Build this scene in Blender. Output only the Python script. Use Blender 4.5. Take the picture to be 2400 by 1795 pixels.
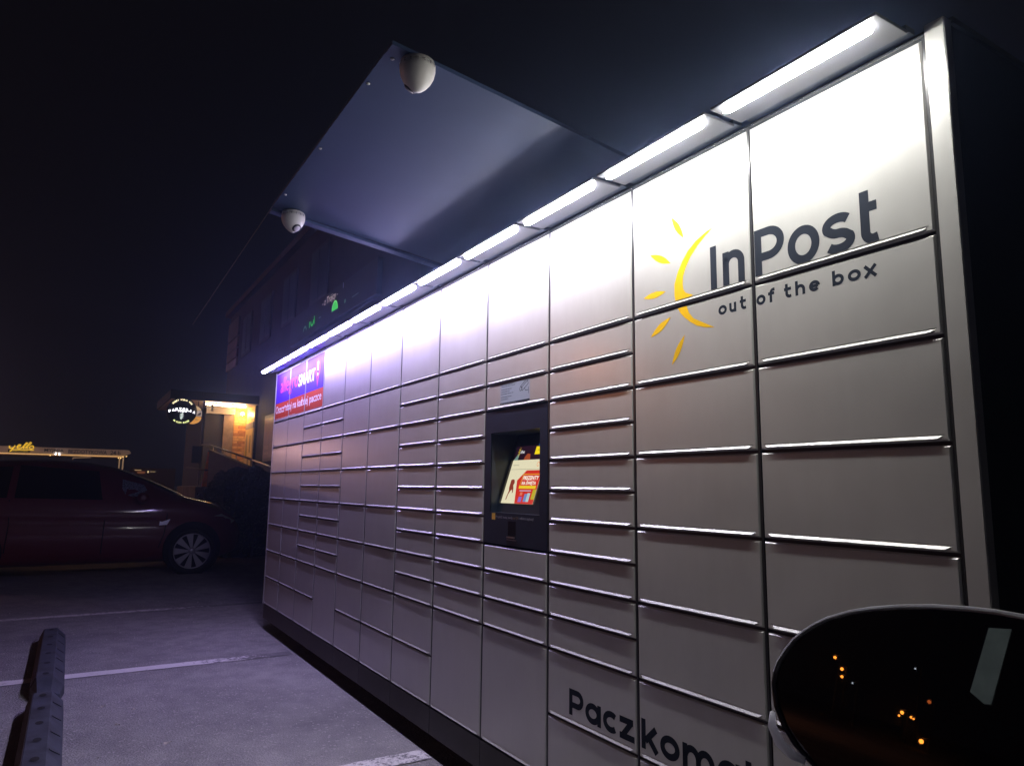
import bpy, bmesh, math, random
from mathutils import Vector, Matrix
random.seed(7)
for o in list(bpy.data.objects): bpy.data.objects.remove(o)
S = bpy.context.scene
COL = S.collection
R3 = math.radians

# ---------------------------------------------------------------- camera, world, exposure
CAM = Vector((6.488, -1.497, 1.209))
RX = Matrix.Rotation(1.71694957, 3, 'X'); RZ = Matrix.Rotation(1.02263703, 3, 'Z'); RY = Matrix.Rotation(0.01298381, 3, 'Z')
ROT = RZ @ RX @ RY
cam = bpy.data.cameras.new('camera'); camo = bpy.data.objects.new('camera', cam); COL.objects.link(camo)
camo.matrix_world = Matrix.Translation(CAM) @ ROT.to_4x4()
cam.sensor_width = 36; cam.lens = 25.08; cam.clip_start = 0.02; cam.clip_end = 600
S.camera = camo
w = bpy.data.worlds.new('World'); S.world = w; w.use_nodes = True
bg = w.node_tree.nodes['Background']
bg.inputs[0].default_value = (0.62, 0.56, 0.80, 1); bg.inputs[1].default_value = 0.0045
S.view_settings.view_transform = 'Standard'; S.view_settings.look = 'None'
S.view_settings.exposure = 0; S.view_settings.gamma = 1
S.cycles.use_denoising = True
S.cycles.max_bounces = 7; S.cycles.diffuse_bounces = 3; S.cycles.glossy_bounces = 4
S.cycles.volume_bounces = 0; S.cycles.transparent_max_bounces = 8
S.cycles.sample_clamp_indirect = 4
LED = 158.0      # radiance of the cabinet's own light tubes

# ---------------------------------------------------------------- helpers
def ray(px, py):
    return (ROT @ Vector(((px-1200)/1672.03, -(py-897.5)/1672.03, -1))).normalized()

def mat(name, col, rough=0.5, metal=0.0, var=0.0, vscale=8.0, bump=0.0, bscale=200.0, col2=None, coat=0.0, spec=0.5):
    m = bpy.data.materials.new(name); m.use_nodes = True
    nt = m.node_tree; b = nt.nodes['Principled BSDF']
    b.inputs['Base Color'].default_value = (*col, 1); b.inputs['Roughness'].default_value = rough
    b.inputs['Metallic'].default_value = metal; b.inputs['Specular IOR Level'].default_value = spec
    b.inputs['Coat Weight'].default_value = coat; b.inputs['Coat Roughness'].default_value = 0.08
    tc = nt.nodes.new('ShaderNodeTexCoord')
    if var or col2:
        n = nt.nodes.new('ShaderNodeTexNoise'); n.inputs['Scale'].default_value = vscale; n.inputs['Detail'].default_value = 6
        nt.links.new(tc.outputs['Object'], n.inputs['Vector'])
        r = nt.nodes.new('ShaderNodeValToRGB')
        a = tuple(max(0, c*(1-var)) for c in col); c2 = col2 or tuple(c*(1+var) for c in col)
        r.color_ramp.elements[0].position = .35; r.color_ramp.elements[1].position = .65
        r.color_ramp.elements[0].color = (*a, 1); r.color_ramp.elements[1].color = (*c2, 1)
        nt.links.new(n.outputs['Fac'], r.inputs['Fac']); nt.links.new(r.outputs['Color'], b.inputs['Base Color'])
    if bump:
        n = nt.nodes.new('ShaderNodeTexNoise'); n.inputs['Scale'].default_value = bscale; n.inputs['Detail'].default_value = 3
        nt.links.new(tc.outputs['Object'], n.inputs['Vector'])
        bp = nt.nodes.new('ShaderNodeBump'); bp.inputs['Strength'].default_value = bump; bp.inputs['Distance'].default_value = 0.002
        nt.links.new(n.outputs['Fac'], bp.inputs['Height']); nt.links.new(bp.outputs['Normal'], b.inputs['Normal'])
    return m

def emit(name, col, strength, sample=True, base=(0.02, 0.02, 0.02)):
    m = bpy.data.materials.new(name); m.use_nodes = True
    b = m.node_tree.nodes['Principled BSDF']
    b.inputs['Base Color'].default_value = (*base, 1); b.inputs['Roughness'].default_value = .4
    b.inputs['Emission Color'].default_value = (*col, 1); b.inputs['Emission Strength'].default_value = strength
    if not sample: m.cycles.emission_sampling = 'NONE'
    return m

WL = {}
def obj(name, bm, m, parent=None, mesh=None, loc=None):
    """links one mesh object. bm holds world coordinates unless loc is given (then local to loc)"""
    if mesh is None:
        mesh = bpy.data.meshes.new(name)
        if loc is None:
            loc = Vector((0, 0, 0))
            bm.verts.ensure_lookup_table()
            lo = Vector([min(v.co[i] for v in bm.verts) for i in range(3)]); hi = Vector([max(v.co[i] for v in bm.verts) for i in range(3)])
            loc = Vector(((lo.x+hi.x)/2, (lo.y+hi.y)/2, lo.z))
            bmesh.ops.translate(bm, verts=bm.verts, vec=-loc)
        bm.normal_update(); bm.to_mesh(mesh); bm.free()
        for mm in (m if isinstance(m, (list, tuple)) else [m]): mesh.materials.append(mm)
    o = bpy.data.objects.new(name, mesh); COL.objects.link(o)
    wl = Vector(loc)
    if parent is not None:
        o.parent = parent; o.location = wl - WL[parent.name]
    else: o.location = wl
    WL[o.name] = wl
    return o

def thing(name, label, cat, loc, group=None):
    o = bpy.data.objects.new(name, None); COL.objects.link(o); o.location = loc; WL[o.name] = Vector(loc)
    o.empty_display_size = .1
    return tag(o, label, cat, group)
def tag(o, label, cat, group=None):
    o['label'] = label; o['category'] = cat
    if group: o['group'] = group
    return o
def struct(o): o['kind'] = 'structure'; return o
def stuff(o): o['kind'] = 'stuff'; return o

def box(bm, x0, x1, y0, y1, z0, z1, bev=0.0):
    vs = [bm.verts.new((x, y, z)) for x in (x0, x1) for y in (y0, y1) for z in (z0, z1)]
    F = [(0, 1, 3, 2), (4, 6, 7, 5), (0, 4, 5, 1), (2, 3, 7, 6), (0, 2, 6, 4), (1, 5, 7, 3)]
    fs = [bm.faces.new([vs[i] for i in f]) for f in F]
    if bev:
        es = list({e for f in fs for e in f.edges})
        bmesh.ops.bevel(bm, geom=es, offset=bev, segments=2, affect='EDGES')
    return vs
def B(*a, bev=0.0):
    bm = bmesh.new(); box(bm, *a, bev=bev); return bm
def prism(bm, pts, depth_vec):
    """closed prism from a planar list of points"""
    a = [bm.verts.new(p) for p in pts]; b = [bm.verts.new(Vector(p)+Vector(depth_vec)) for p in pts]
    n = len(pts)
    bm.faces.new(a[::-1]); bm.faces.new(b)
    for i in range(n): bm.faces.new((a[i], a[(i+1) % n], b[(i+1) % n], b[i]))
    bmesh.ops.recalc_face_normals(bm, faces=bm.faces)
def tube(bm, pts, r, n=8, cap=True):
    pts = [Vector(p) for p in pts]; rings = []
    for i, p in enumerate(pts):
        d = (pts[min(i+1, len(pts)-1)]-pts[max(i-1, 0)]).normalized()
        up = Vector((0, 0, 1)) if abs(d.z) < .95 else Vector((1, 0, 0))
        a = d.cross(up).normalized(); b = d.cross(a)
        rr = r[i] if isinstance(r, (list, tuple)) else r
        rings.append([bm.verts.new(p+a*math.cos(t)*rr+b*math.sin(t)*rr) for t in [2*math.pi*k/n for k in range(n)]])
    for i in range(len(rings)-1):
        for k in range(n):
            f = bm.faces.new((rings[i][k], rings[i][(k+1) % n], rings[i+1][(k+1) % n], rings[i+1][k])); f.smooth = True
    if cap: bm.faces.new(rings[0][::-1]); bm.faces.new(rings[-1])
    bmesh.ops.recalc_face_normals(bm, faces=bm.faces)
def lathe(bm, origin, axis, prof, n=24, smooth=True):
    """prof = list of (distance along axis, radius)"""
    axis = Vector(axis).normalized(); up = Vector((0, 0, 1)) if abs(axis.z) < .9 else Vector((1, 0, 0))
    a = axis.cross(up).normalized(); b = axis.cross(a); rings = []
    for (h, r) in prof:
        c = Vector(origin)+axis*h
        rings.append([bm.verts.new(c+a*math.cos(t)*max(r, 1e-4)+b*math.sin(t)*max(r, 1e-4)) for t in [2*math.pi*k/n for k in range(n)]])
    for i in range(len(rings)-1):
        for k in range(n):
            f = bm.faces.new((rings[i][k], rings[i][(k+1) % n], rings[i+1][(k+1) % n], rings[i+1][k])); f.smooth = smooth
    bm.faces.new(rings[0]); bm.faces.new(rings[-1])
    bmesh.ops.recalc_face_normals(bm, faces=bm.faces)

# flat printing in an upright plane; local (u, v) -> world
class Plane:
    def __init__(s, org, U, V=(0, 0, 1)):
        s.o = Vector(org); s.U = Vector(U).normalized(); s.V = Vector(V).normalized(); s.N = s.U.cross(s.V)
    def p(s, u, v, n=0.0): return s.o+s.U*u+s.V*v+s.N*n
FRONT = Plane((0, 0, 0), (1, 0, 0))        # locker front, N = -Y (towards the viewer)

def ribbon(bm, pl, pts, wd, n=0.0, closed=False):
    P = [Vector((a, b)) for a, b in pts]; m = len(P); L = []; Rr = []
    for i in range(m):
        if closed: d0 = (P[i]-P[i-1]).normalized(); d1 = (P[(i+1) % m]-P[i]).normalized()
        else:
            d1 = (P[i+1]-P[i]).normalized() if i < m-1 else (P[i]-P[i-1]).normalized()
            d0 = (P[i]-P[i-1]).normalized() if i > 0 else d1
        t = (d0+d1); t = t.normalized() if t.length > 1e-6 else d1
        nn = Vector((-t.y, t.x)); k = 1/max(.45, nn.dot(Vector((-d1.y, d1.x))))
        L.append(bm.verts.new(pl.p(*(P[i]+nn*wd/2*k), n))); Rr.append(bm.verts.new(pl.p(*(P[i]-nn*wd/2*k), n)))
    for i in range(m if closed else m-1):
        j = (i+1) % m
        bm.faces.new((L[i], Rr[i], Rr[j], L[j]))
def poly(bm, pl, pts, n=0.0):
    return bm.faces.new([bm.verts.new(pl.p(a, b, n)) for a, b in pts])
def rect(bm, pl, x0, x1, z0, z1, n=0.0): poly(bm, pl, [(x0, z0), (x1, z0), (x1, z1), (x0, z1)], n)
def arc(cx, cy, rx, ry, a0, a1, n=14):
    return [(cx+rx*math.cos(R3(a0+(a1-a0)*i/n)), cy+ry*math.sin(R3(a0+(a1-a0)*i/n))) for i in range(n+1)]

def glyph(ch, x0, x1, base, xh, s, asc):
    """centre lines of one letter between x0 and x1, as (points, closed)"""
    h = s/2; w_ = x1-x0; cx = (x0+x1)/2; top = base+xh
    rx, ry, cy = w_/2-h, xh/2-h, base+xh/2
    if ch == 'o': return [(arc(cx, cy, rx, ry, 0, 360, 36)[:-1], True)]
    if ch == 'c': return [(arc(cx+rx*.12, cy, rx*1.1, ry, 48, 312, 26), False)]
    if ch == 'e': return [([(x0+h*1.2, cy), (x1-h*1.3, cy)], False), (arc(cx, cy, rx, ry, 0, 318, 30), False)]
    if ch == 'I': return [([(cx, base), (cx, asc)], False)]
    if ch in 'nh':
        r = rx; return [([(x0+h, base), (x0+h, top if ch == 'n' else asc)], False),
                        ([(x0+h, top-h-r*.62)]+arc(cx, top-h-r*.95, rx, r*.95, 178, 0, 16)+[(x1-h, base)], False)]
    if ch == 'u':
        r = rx; return [([(x1-h, base), (x1-h, top)], False),
                        ([(x0+h, top)]+arc(cx, base+h+r*.95, rx, r*.95, 180, 360, 16), False)]
    if ch == 'm':
        q = (w_-s)/2; r = q/2; out = [([(x0+h, base), (x0+h, top)], False)]
        for k in (0, 1):
            c = x0+h+q*(k+.5)
            out.append(([(c-r, top-h-r*.8)]+arc(c, top-h-r*1.1, r, r*1.1, 178, 0, 14)+[(c+r, base)], False))
        return out
    if ch == 'P':
        r = (asc-base)*.28; bar = base+(asc-base)*.40
        my = (asc-h+bar)/2; ry2 = (asc-h-bar)/2; rx2 = min(ry2*1.15, w_*.55); c = x1-h-rx2
        return [([(x0+h, base), (x0+h, asc)], False),
                ([(x0+h, asc-h), (c, asc-h)]+arc(c, my, rx2, ry2, 88, -88, 18)+[(c, bar), (x0+h, bar)], False)]
    if ch == 's':
        r2 = xh/4-h/2; ya = top-h-r2; yb = base+h+r2
        return [(arc(cx, ya, rx, r2, 35, 200, 16)+arc(cx, ya, rx*.9, r2, 215, 262, 5)+arc(cx, yb, rx*.9, r2, 82, 35, 5)+arc(cx, yb, rx, r2, 20, -145, 16), False)]
    if ch == 't':
        sx = x0+w_*.30; r = (x1-sx)*.62
        return [([(sx, asc), (sx, base+h+r)]+arc(sx+r, base+h+r, r, r, 185, 270, 8)+[(x1, base+h*1.2)], False),
                ([(sx if s > .012 else x0-s*.2, top-h*.9), (x1, top-h*.9)], False)]
    if ch == 'f':
        sx = x0+w_*.35; r = (x1-sx)*.7
        return [([(sx, base), (sx, asc-h-r)]+arc(sx+r, asc-h-r, r, r, 175, 80, 8)+[(x1, asc-h)], False), ([(x0-s*.2, top-h*.9), (x1-s*.2, top-h*.9)], False)]
    if ch == 'b': return [([(x0+h, base), (x0+h, asc)], False), (arc(cx, cy, rx, ry, 0, 360, 32)[:-1], True)]
    if ch == 'a': return [([(x1-h, base), (x1-h, top)], False), (arc(cx-h*.3, cy, rx*.97, ry, 0, 360, 32)[:-1], True)]
    if ch == 'x': return [([(x0+h*.7, base), (x1-h*.7, top)], False), ([(x0+h*.7, top), (x1-h*.7, base)], False)]
    if ch == 'z': return [([(x0, top-h), (x1-h*.6, top-h)], False), ([(x1-h*1.4, top-h), (x0+h*1.4, base+h)], False), ([(x0, base+h), (x1, base+h)], False)]
    if ch == 'k': return [([(x0+h, base), (x0+h, asc)], False), ([(x0+s*.9, base+xh*.36), (x1-h*1.2, top)], False), ([(x0+w_*.42, base+xh*.55), (x1-h*.8, base)], False)]
    return []
def word(bm, pl, items, base, xh, s, asc, n0=0.0003):
    k = 0
    for ch, a, b in items:
        for pts, closed in glyph(ch, a, b, base, xh, s, asc):
            ribbon(bm, pl, pts, s, n0+.00004*(k % 4), closed); k += 1

def text_bm(pl, s, u0, u1, v0, v1, n=0.0, bold=0.0, shear=0.0, keep=False):
    """built-in font, filled flat, fitted to the box u0..u1, v0..v1"""
    cu = bpy.data.curves.new('t', 'FONT'); cu.body = s; cu.fill_mode = 'FRONT'; cu.offset = bold; cu.shear = shear; cu.resolution_u = 4
    o = bpy.data.objects.new('t', cu); COL.objects.link(o)
    me = bpy.data.meshes.new_from_object(o.evaluated_get(bpy.context.evaluated_depsgraph_get()))
    bm = bmesh.new(); bm.from_mesh(me)
    bpy.data.objects.remove(o); bpy.data.curves.remove(cu); bpy.data.meshes.remove(me)
    xs = [v.co.x for v in bm.verts]; ys = [v.co.y for v in bm.verts]
    if not xs: return bm
    x0, x1, y0, y1 = min(xs), max(xs), min(ys), max(ys)
    sx = (u1-u0)/(x1-x0); sy = (v1-v0)/(y1-y0)
    if keep: sx = sy; u0 = (u0+u1)/2-(x1-x0)*sx/2
    for v in bm.verts: v.co = pl.p(u0+(v.co.x-x0)*sx, v0+(v.co.y-y0)*sy, n)
    return bm
def merge(dst, src):
    me = bpy.data.meshes.new('m'); src.to_mesh(me); src.free(); dst.from_mesh(me); bpy.data.meshes.remove(me)
def clip(bm, planes):
    c = bm.copy()
    for co, no in planes:
        g = c.verts[:]+c.edges[:]+c.faces[:]
        if not g: break
        bmesh.ops.bisect_plane(c, geom=g, plane_co=co, plane_no=no, clear_outer=True, dist=1e-6)
    return c

# ---------------------------------------------------------------- materials
def paint_material():
    m = mat('silver_powder_coat', (0.52, 0.52, 0.505), rough=0.38, metal=0.30, coat=.35); m.node_tree.nodes['Principled BSDF'].inputs['Coat Roughness'].default_value = .20
    nt = m.node_tree; b = nt.nodes['Principled BSDF']; tc = [n for n in nt.nodes if n.type == 'TEX_COORD'][0]
    fine = nt.nodes.new('ShaderNodeTexNoise'); fine.inputs['Scale'].default_value = 420; fine.inputs['Detail'].default_value = 2
    wav = nt.nodes.new('ShaderNodeTexNoise'); wav.inputs['Scale'].default_value = 5; wav.inputs['Detail'].default_value = 1
    geo = nt.nodes.new('ShaderNodeNewGeometry')
    nt.links.new(geo.outputs['Position'], wav.inputs['Vector']); nt.links.new(tc.outputs['Object'], fine.inputs['Vector'])
    b1 = nt.nodes.new('ShaderNodeBump'); b1.inputs['Strength'].default_value = .25; b1.inputs['Distance'].default_value = .0006
    b2 = nt.nodes.new('ShaderNodeBump'); b2.inputs['Strength'].default_value = .5; b2.inputs['Distance'].default_value = .004
    nt.links.new(wav.outputs['Fac'], b2.inputs['Height']); nt.links.new(fine.outputs['Fac'], b1.inputs['Height'])
    nt.links.new(b2.outputs['Normal'], b1.inputs['Normal']); nt.links.new(b1.outputs['Normal'], b.inputs['Normal'])
    dirt = nt.nodes.new('ShaderNodeTexNoise'); dirt.inputs['Scale'].default_value = 2.3; dirt.inputs['Detail'].default_value = 8; dirt.inputs['Roughness'].default_value = .65
    nt.links.new(geo.outputs['Position'], dirt.inputs['Vector'])
    r = nt.nodes.new('ShaderNodeMapRange'); r.inputs['From Min'].default_value = .3; r.inputs['From Max'].default_value = .7
    r.inputs['To Min'].default_value = .32; r.inputs['To Max'].default_value = .42
    nt.links.new(dirt.outputs['Fac'], r.inputs['Value']); nt.links.new(r.outputs['Result'], b.inputs['Roughness'])
    mp = nt.nodes.new('ShaderNodeMapping'); mp.inputs['Scale'].default_value = (5, 5, 1.6)
    nt.links.new(geo.outputs['Position'], mp.inputs['Vector'])
    st = nt.nodes.new('ShaderNodeTexNoise'); st.inputs['Scale'].default_value = 3; st.inputs['Detail'].default_value = 7; st.inputs['Roughness'].default_value = .7
    nt.links.new(mp.outputs[0], st.inputs['Vector'])
    sm = nt.nodes.new('ShaderNodeMath'); sm.operation = 'ADD'; nt.links.new(st.outputs['Fac'], sm.inputs[0]); nt.links.new(dirt.outputs['Fac'], sm.inputs[1])
    cr = nt.nodes.new('ShaderNodeMapRange'); cr.inputs['From Min'].default_value = .75; cr.inputs['From Max'].default_value = 1.2
    nt.links.new(sm.outputs[0], cr.inputs['Value'])
    cm = nt.nodes.new('ShaderNodeMix'); cm.data_type = 'RGBA'; cm.inputs[6].default_value = (.49, .488, .475, 1); cm.inputs[7].default_value = (.535, .535, .52, 1)
    nt.links.new(cr.outputs[0], cm.inputs['Factor']); nt.links.new(cm.outputs[2], b.inputs['Base Color'])
    return m
PAINT = paint_material()
POST = mat('anthracite_post', (0.035, 0.035, 0.038), .30, .3)
BODY = mat('dark_cabinet_sheet', (0.030, 0.033, 0.036), .45, .3, bump=.3)
SKIRT = mat('plinth_grey', (0.035, 0.035, 0.036), .6, var=.2, vscale=6, bump=.3)
VOID = mat('black_base', (0.008, 0.008, 0.008), .8)
PANEL = mat('fixture_sheet', (0.055, 0.055, 0.062), .35, .1)
DARKF = mat('fixture_recess', (0.03, 0.04, 0.06), .4, .2)
CANO = mat('canopy_sheet', (0.044, 0.072, 0.150), .42, .2, var=.10, vscale=1.6, bump=.15, bscale=3)
STEEL = mat('bright_steel', (0.6, 0.6, 0.62), .25, 1)
WHITEPL = mat('camera_white_plastic', (0.62, 0.60, 0.58), .4, var=.05, vscale=30)
BLACKPL = mat('black_plastic', (0.012, 0.013, 0.018), .3)
LETTER = mat('dark_blue_print', (0.009, 0.014, 0.026), .6, spec=.12)
YELLOW = mat('yellow_print', (0.88, 0.50, 0.0), .65, spec=.1)

# ---------------------------------------------------------------- ground
def ground_material():
    m = mat('asphalt', (0.11, 0.105, 0.105), .8)
    nt = m.node_tree; b = nt.nodes['Principled BSDF']; tc = [n for n in nt.nodes if n.type == 'TEX_COORD'][0]
    def noise(sc, det=4, ro=.6):
        n = nt.nodes.new('ShaderNodeTexNoise'); n.inputs['Scale'].default_value = sc; n.inputs['Detail'].default_value = det; n.inputs['Roughness'].default_value = ro
        nt.links.new(tc.outputs['Object'], n.inputs['Vector']); return n
    big = noise(.9, 8, .62); mid = noise(7, 6); fine = noise(170, 3)
    ra = nt.nodes.new('ShaderNodeValToRGB'); ra.color_ramp.elements[0].position = .3; ra.color_ramp.elements[1].position = .72
    ra.color_ramp.elements[0].color = (.205, .20, .195, 1); ra.color_ramp.elements[1].color = (.36, .35, .335, 1)
    nt.links.new(big.outputs['Fac'], ra.inputs['Fac'])
    rb = nt.nodes.new('ShaderNodeValToRGB'); rb.color_ramp.elements[0].position = .30; rb.color_ramp.elements[1].position = .70
    rb.color_ramp.elements[0].color = (.30, .30, .30, 1); rb.color_ramp.elements[1].color = (.74, .74, .74, 1)
    nt.links.new(fine.outputs['Fac'], rb.inputs['Fac'])
    mx = nt.nodes.new('ShaderNodeMix'); mx.data_type = 'RGBA'; mx.blend_type = 'OVERLAY'; mx.inputs['Factor'].default_value = 1.0
    nt.links.new(ra.outputs['Color'], mx.inputs[6]); nt.links.new(rb.outputs['Color'], mx.inputs[7])
    rc = nt.nodes.new('ShaderNodeValToRGB'); rc.color_ramp.elements[0].position = .36; rc.color_ramp.elements[1].position = .6
    rc.color_ramp.elements[0].color = (.62, .62, .66, 1); rc.color_ramp.elements[1].color = (1, 1, 1, 1)
    nt.links.new(mid.outputs['Fac'], rc.inputs['Fac'])
    mz = nt.nodes.new('ShaderNodeMix'); mz.data_type = 'RGBA'; mz.blend_type = 'MULTIPLY'; mz.inputs['Factor'].default_value = .55
    nt.links.new(mx.outputs[2], mz.inputs[6]); nt.links.new(rc.outputs['Color'], mz.inputs[7])
    vo = nt.nodes.new('ShaderNodeTexVoronoi'); vo.inputs['Scale'].default_value = 95; nt.links.new(tc.outputs['Object'], vo.inputs['Vector'])
    rd = nt.nodes.new('ShaderNodeMapRange'); rd.inputs['From Min'].default_value = .93; rd.inputs['From Max'].default_value = .97
    sep = nt.nodes.new('ShaderNodeSeparateColor'); nt.links.new(vo.outputs['Color'], sep.inputs[0]); nt.links.new(sep.outputs[0], rd.inputs['Value'])
    my = nt.nodes.new('ShaderNodeMix'); my.data_type = 'RGBA'; my.inputs[7].default_value = (.42, .40, .38, 1)
    mu = nt.nodes.new('ShaderNodeMath'); mu.operation = 'MULTIPLY'; mu.inputs[1].default_value = .85
    nt.links.new(rd.outputs['Result'], mu.inputs[0]); nt.links.new(mu.outputs[0], my.inputs['Factor']); nt.links.new(mz.outputs[2], my.inputs[6])
    nt.links.new(my.outputs[2], b.inputs['Base Color'])
    ad = nt.nodes.new('ShaderNodeMath'); ad.operation = 'ADD'; nt.links.new(fine.outputs['Fac'], ad.inputs[0]); nt.links.new(vo.outputs['Distance'], ad.inputs[1])
    bp = nt.nodes.new('ShaderNodeBump'); bp.inputs['Strength'].default_value = .9; bp.inputs['Distance'].default_value = .006
    nt.links.new(ad.outputs[0], bp.inputs['Height']); nt.links.new(bp.outputs['Normal'], b.inputs['Normal'])
    return m
ASPH = ground_material()
bm = bmesh.new(); poly(bm, Plane((0, 0, 0), (1, 0, 0), (0, 1, 0)), [(-300, -300), (300, -300), (300, 300), (-300, 300)])
struct(obj('ground', bm, ASPH, loc=(0, 0, 0)))

def line_material(nm, wmax, wmin=0):
    m = mat(nm, (.62, .60, .58), .7)
    nt = m.node_tree; b = nt.nodes['Principled BSDF']; tc = [n for n in nt.nodes if n.type == 'TEX_COORD'][0]
    n = nt.nodes.new('ShaderNodeTexNoise'); n.inputs['Scale'].default_value = 16; n.inputs['Detail'].default_value = 9; n.inputs['Roughness'].default_value = .84
    geo = nt.nodes.new('ShaderNodeNewGeometry'); sx = nt.nodes.new('ShaderNodeSeparateXYZ')
    nt.links.new(geo.outputs['Position'], sx.inputs[0]); nt.links.new(geo.outputs['Position'], n.inputs['Vector'])
    wear = nt.nodes.new('ShaderNodeMapRange'); wear.inputs['From Min'].default_value = -.75; wear.inputs['From Max'].default_value = -.05
    wear.inputs['To Min'].default_value = wmin; wear.inputs['To Max'].default_value = wmax
    nt.links.new(sx.outputs['Y'], wear.inputs['Value'])
    sub = nt.nodes.new('ShaderNodeMath'); sub.operation = 'SUBTRACT'; nt.links.new(n.outputs['Fac'], sub.inputs[0]); nt.links.new(wear.outputs[0], sub.inputs[1])
    r = nt.nodes.new('ShaderNodeValToRGB'); r.color_ramp.elements[0].position = .36; r.color_ramp.elements[1].position = .43
    r.color_ramp.elements[0].color = (.16, .155, .155, 1); r.color_ramp.elements[1].color = (.72, .70, .68, 1)
    nt.links.new(sub.outputs[0], r.inputs['Fac']); nt.links.new(r.outputs['Color'], b.inputs['Base Color'])
    return m
LINES = [line_material('faded_road_paint', .22, .06), line_material('worn_road_paint', .24), line_material('fresh_road_paint', .10)]
for (xc, y0, y1, wd), LINE in zip(((-1.39, -6, .55, .10), (1.03, -6, -.02, .115), (3.33, -6, .0, .12)), LINES):
    bm = bmesh.new(); N = 120; L = []; Rr = []
    for i in range(N+1):
        y = y0+(y1-y0)*i/N
        L.append(bm.verts.new((xc-wd/2+random.uniform(-.004, .004), y, .004))); Rr.append(bm.verts.new((xc+wd/2+random.uniform(-.004, .004), y, .004)))
    for i in range(N): bm.faces.new((L[i], Rr[i], Rr[i+1], L[i+1]))
    struct(obj('parking_line', bm, LINE))

# small stones and litter on the asphalt
bm = bmesh.new()
for i in range(420):
    x = random.uniform(-2.0, 4.2); y = random.uniform(-2.4, .0); s = random.choice([.003, .004, .005, .007]); a = random.uniform(0, 6.28)
    q = [Vector((x, y, .001))+Vector((math.cos(a+k*2.09)*s*random.uniform(.7, 1.6), math.sin(a+k*2.09)*s, 0)) for k in range(3)]
    t = bm.verts.new((x, y, .001+s)); v = [bm.verts.new(p) for p in q]
    for k in range(3): bm.faces.new((v[k], v[(k+1) % 3], t))
stuff(obj('gravel', bm, mat('pale_grit', (.5, .48, .45), .7, var=.3, vscale=5), loc=(0, 0, 0)))
LEAF = mat('dry_leaf', (.42, .38, .33), .7, var=.3, vscale=20)
for i, (q, lab) in enumerate([((241, 1656), 'thin pale scrap lying on the asphalt near the end of the far kerb'), ((313, 1662), 'tiny pale leaf beside the thin scrap on the asphalt'), ((275, 1699), 'small pale leaf on the asphalt right of the near kerb'), ((393, 1741), 'largest pale leaf on the asphalt in the lit bay')]):
    d = ray(*q); p = CAM+d*(-CAM.z/d.z); s = .014 if i != 3 else .02; a = .5+i
    bm = bmesh.new(); ring = [bm.verts.new((p.x+s*.45*math.cos(t)*math.cos(a)-s*math.sin(t)*math.sin(a), p.y+s*.45*math.cos(t)*math.sin(a)+s*math.sin(t)*math.cos(a), .004+.004*math.sin(2*t))) for t in [k*math.pi/5 for k in range(10)]]
    c = bm.verts.new((p.x, p.y, .007))
    for k in range(10): bm.faces.new((ring[k], ring[(k+1) % 10], c))
    tag(obj('leaf', bm, LEAF), lab, 'leaf')

# ---------------------------------------------------------------- parcel locker
W = .47767; U = .11; Z0 = .21
zk = lambda k: Z0+(14-k)*U
locker = thing('parcel_locker', 'long silver parcel locker wall of many doors under a row of lit white tubes', 'parcel locker', (6*W, .3, 0))
bm = bmesh.new(); pv = [(-.028, .008), (8*W, .008), (8*W, .2), (9*W, .2), (9*W, .008), (12*W+.044, .008), (12*W+.044, .62), (-.028, .62)]
prism(bm, [(a, b, Z0) for a, b in pv], (0, 0, 2.205-Z0)); obj('cabinet_body', bm, BODY, locker)
for a, b in ((Z0, zk(7)-.02), (zk(2)+.02, 2.203)): obj('cabinet_front', B(8*W+.001, 9*W-.001, .008, .199, a, b), BODY, locker)
obj('roof_sheet', B(-.035, 12*W+.05, .03, .66, 2.208, 2.222), BODY, locker)
obj('base', B(.05, 12*W-.02, .16, .58, .002, .20), VOID, locker)
obj('side_trim', B(12*W+.004, 12*W+.046, -.001, .03, Z0-.004, 2.215, bev=.002), PAINT, locker)
obj('side_trim', B(-.030, -.004, -.001, .03, Z0-.004, 2.20, bev=.002), PAINT, locker)
for c in range(13):
    x = c*W
    obj('post', B(x-.0032, x+.0032, .0015, .0078, Z0, 2.195), POST, locker)
obj('top_rail', B(0.004, 12*W+.002, -.001, .007, zk(-4)+.0015, zk(-4)+.0065), STEEL, locker)
for c in range(12):
    obj('plinth_panel', B(c*W+.002, (c+1)*W-.002, .001, .02, .092, Z0-.004), SKIRT, locker)

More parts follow.
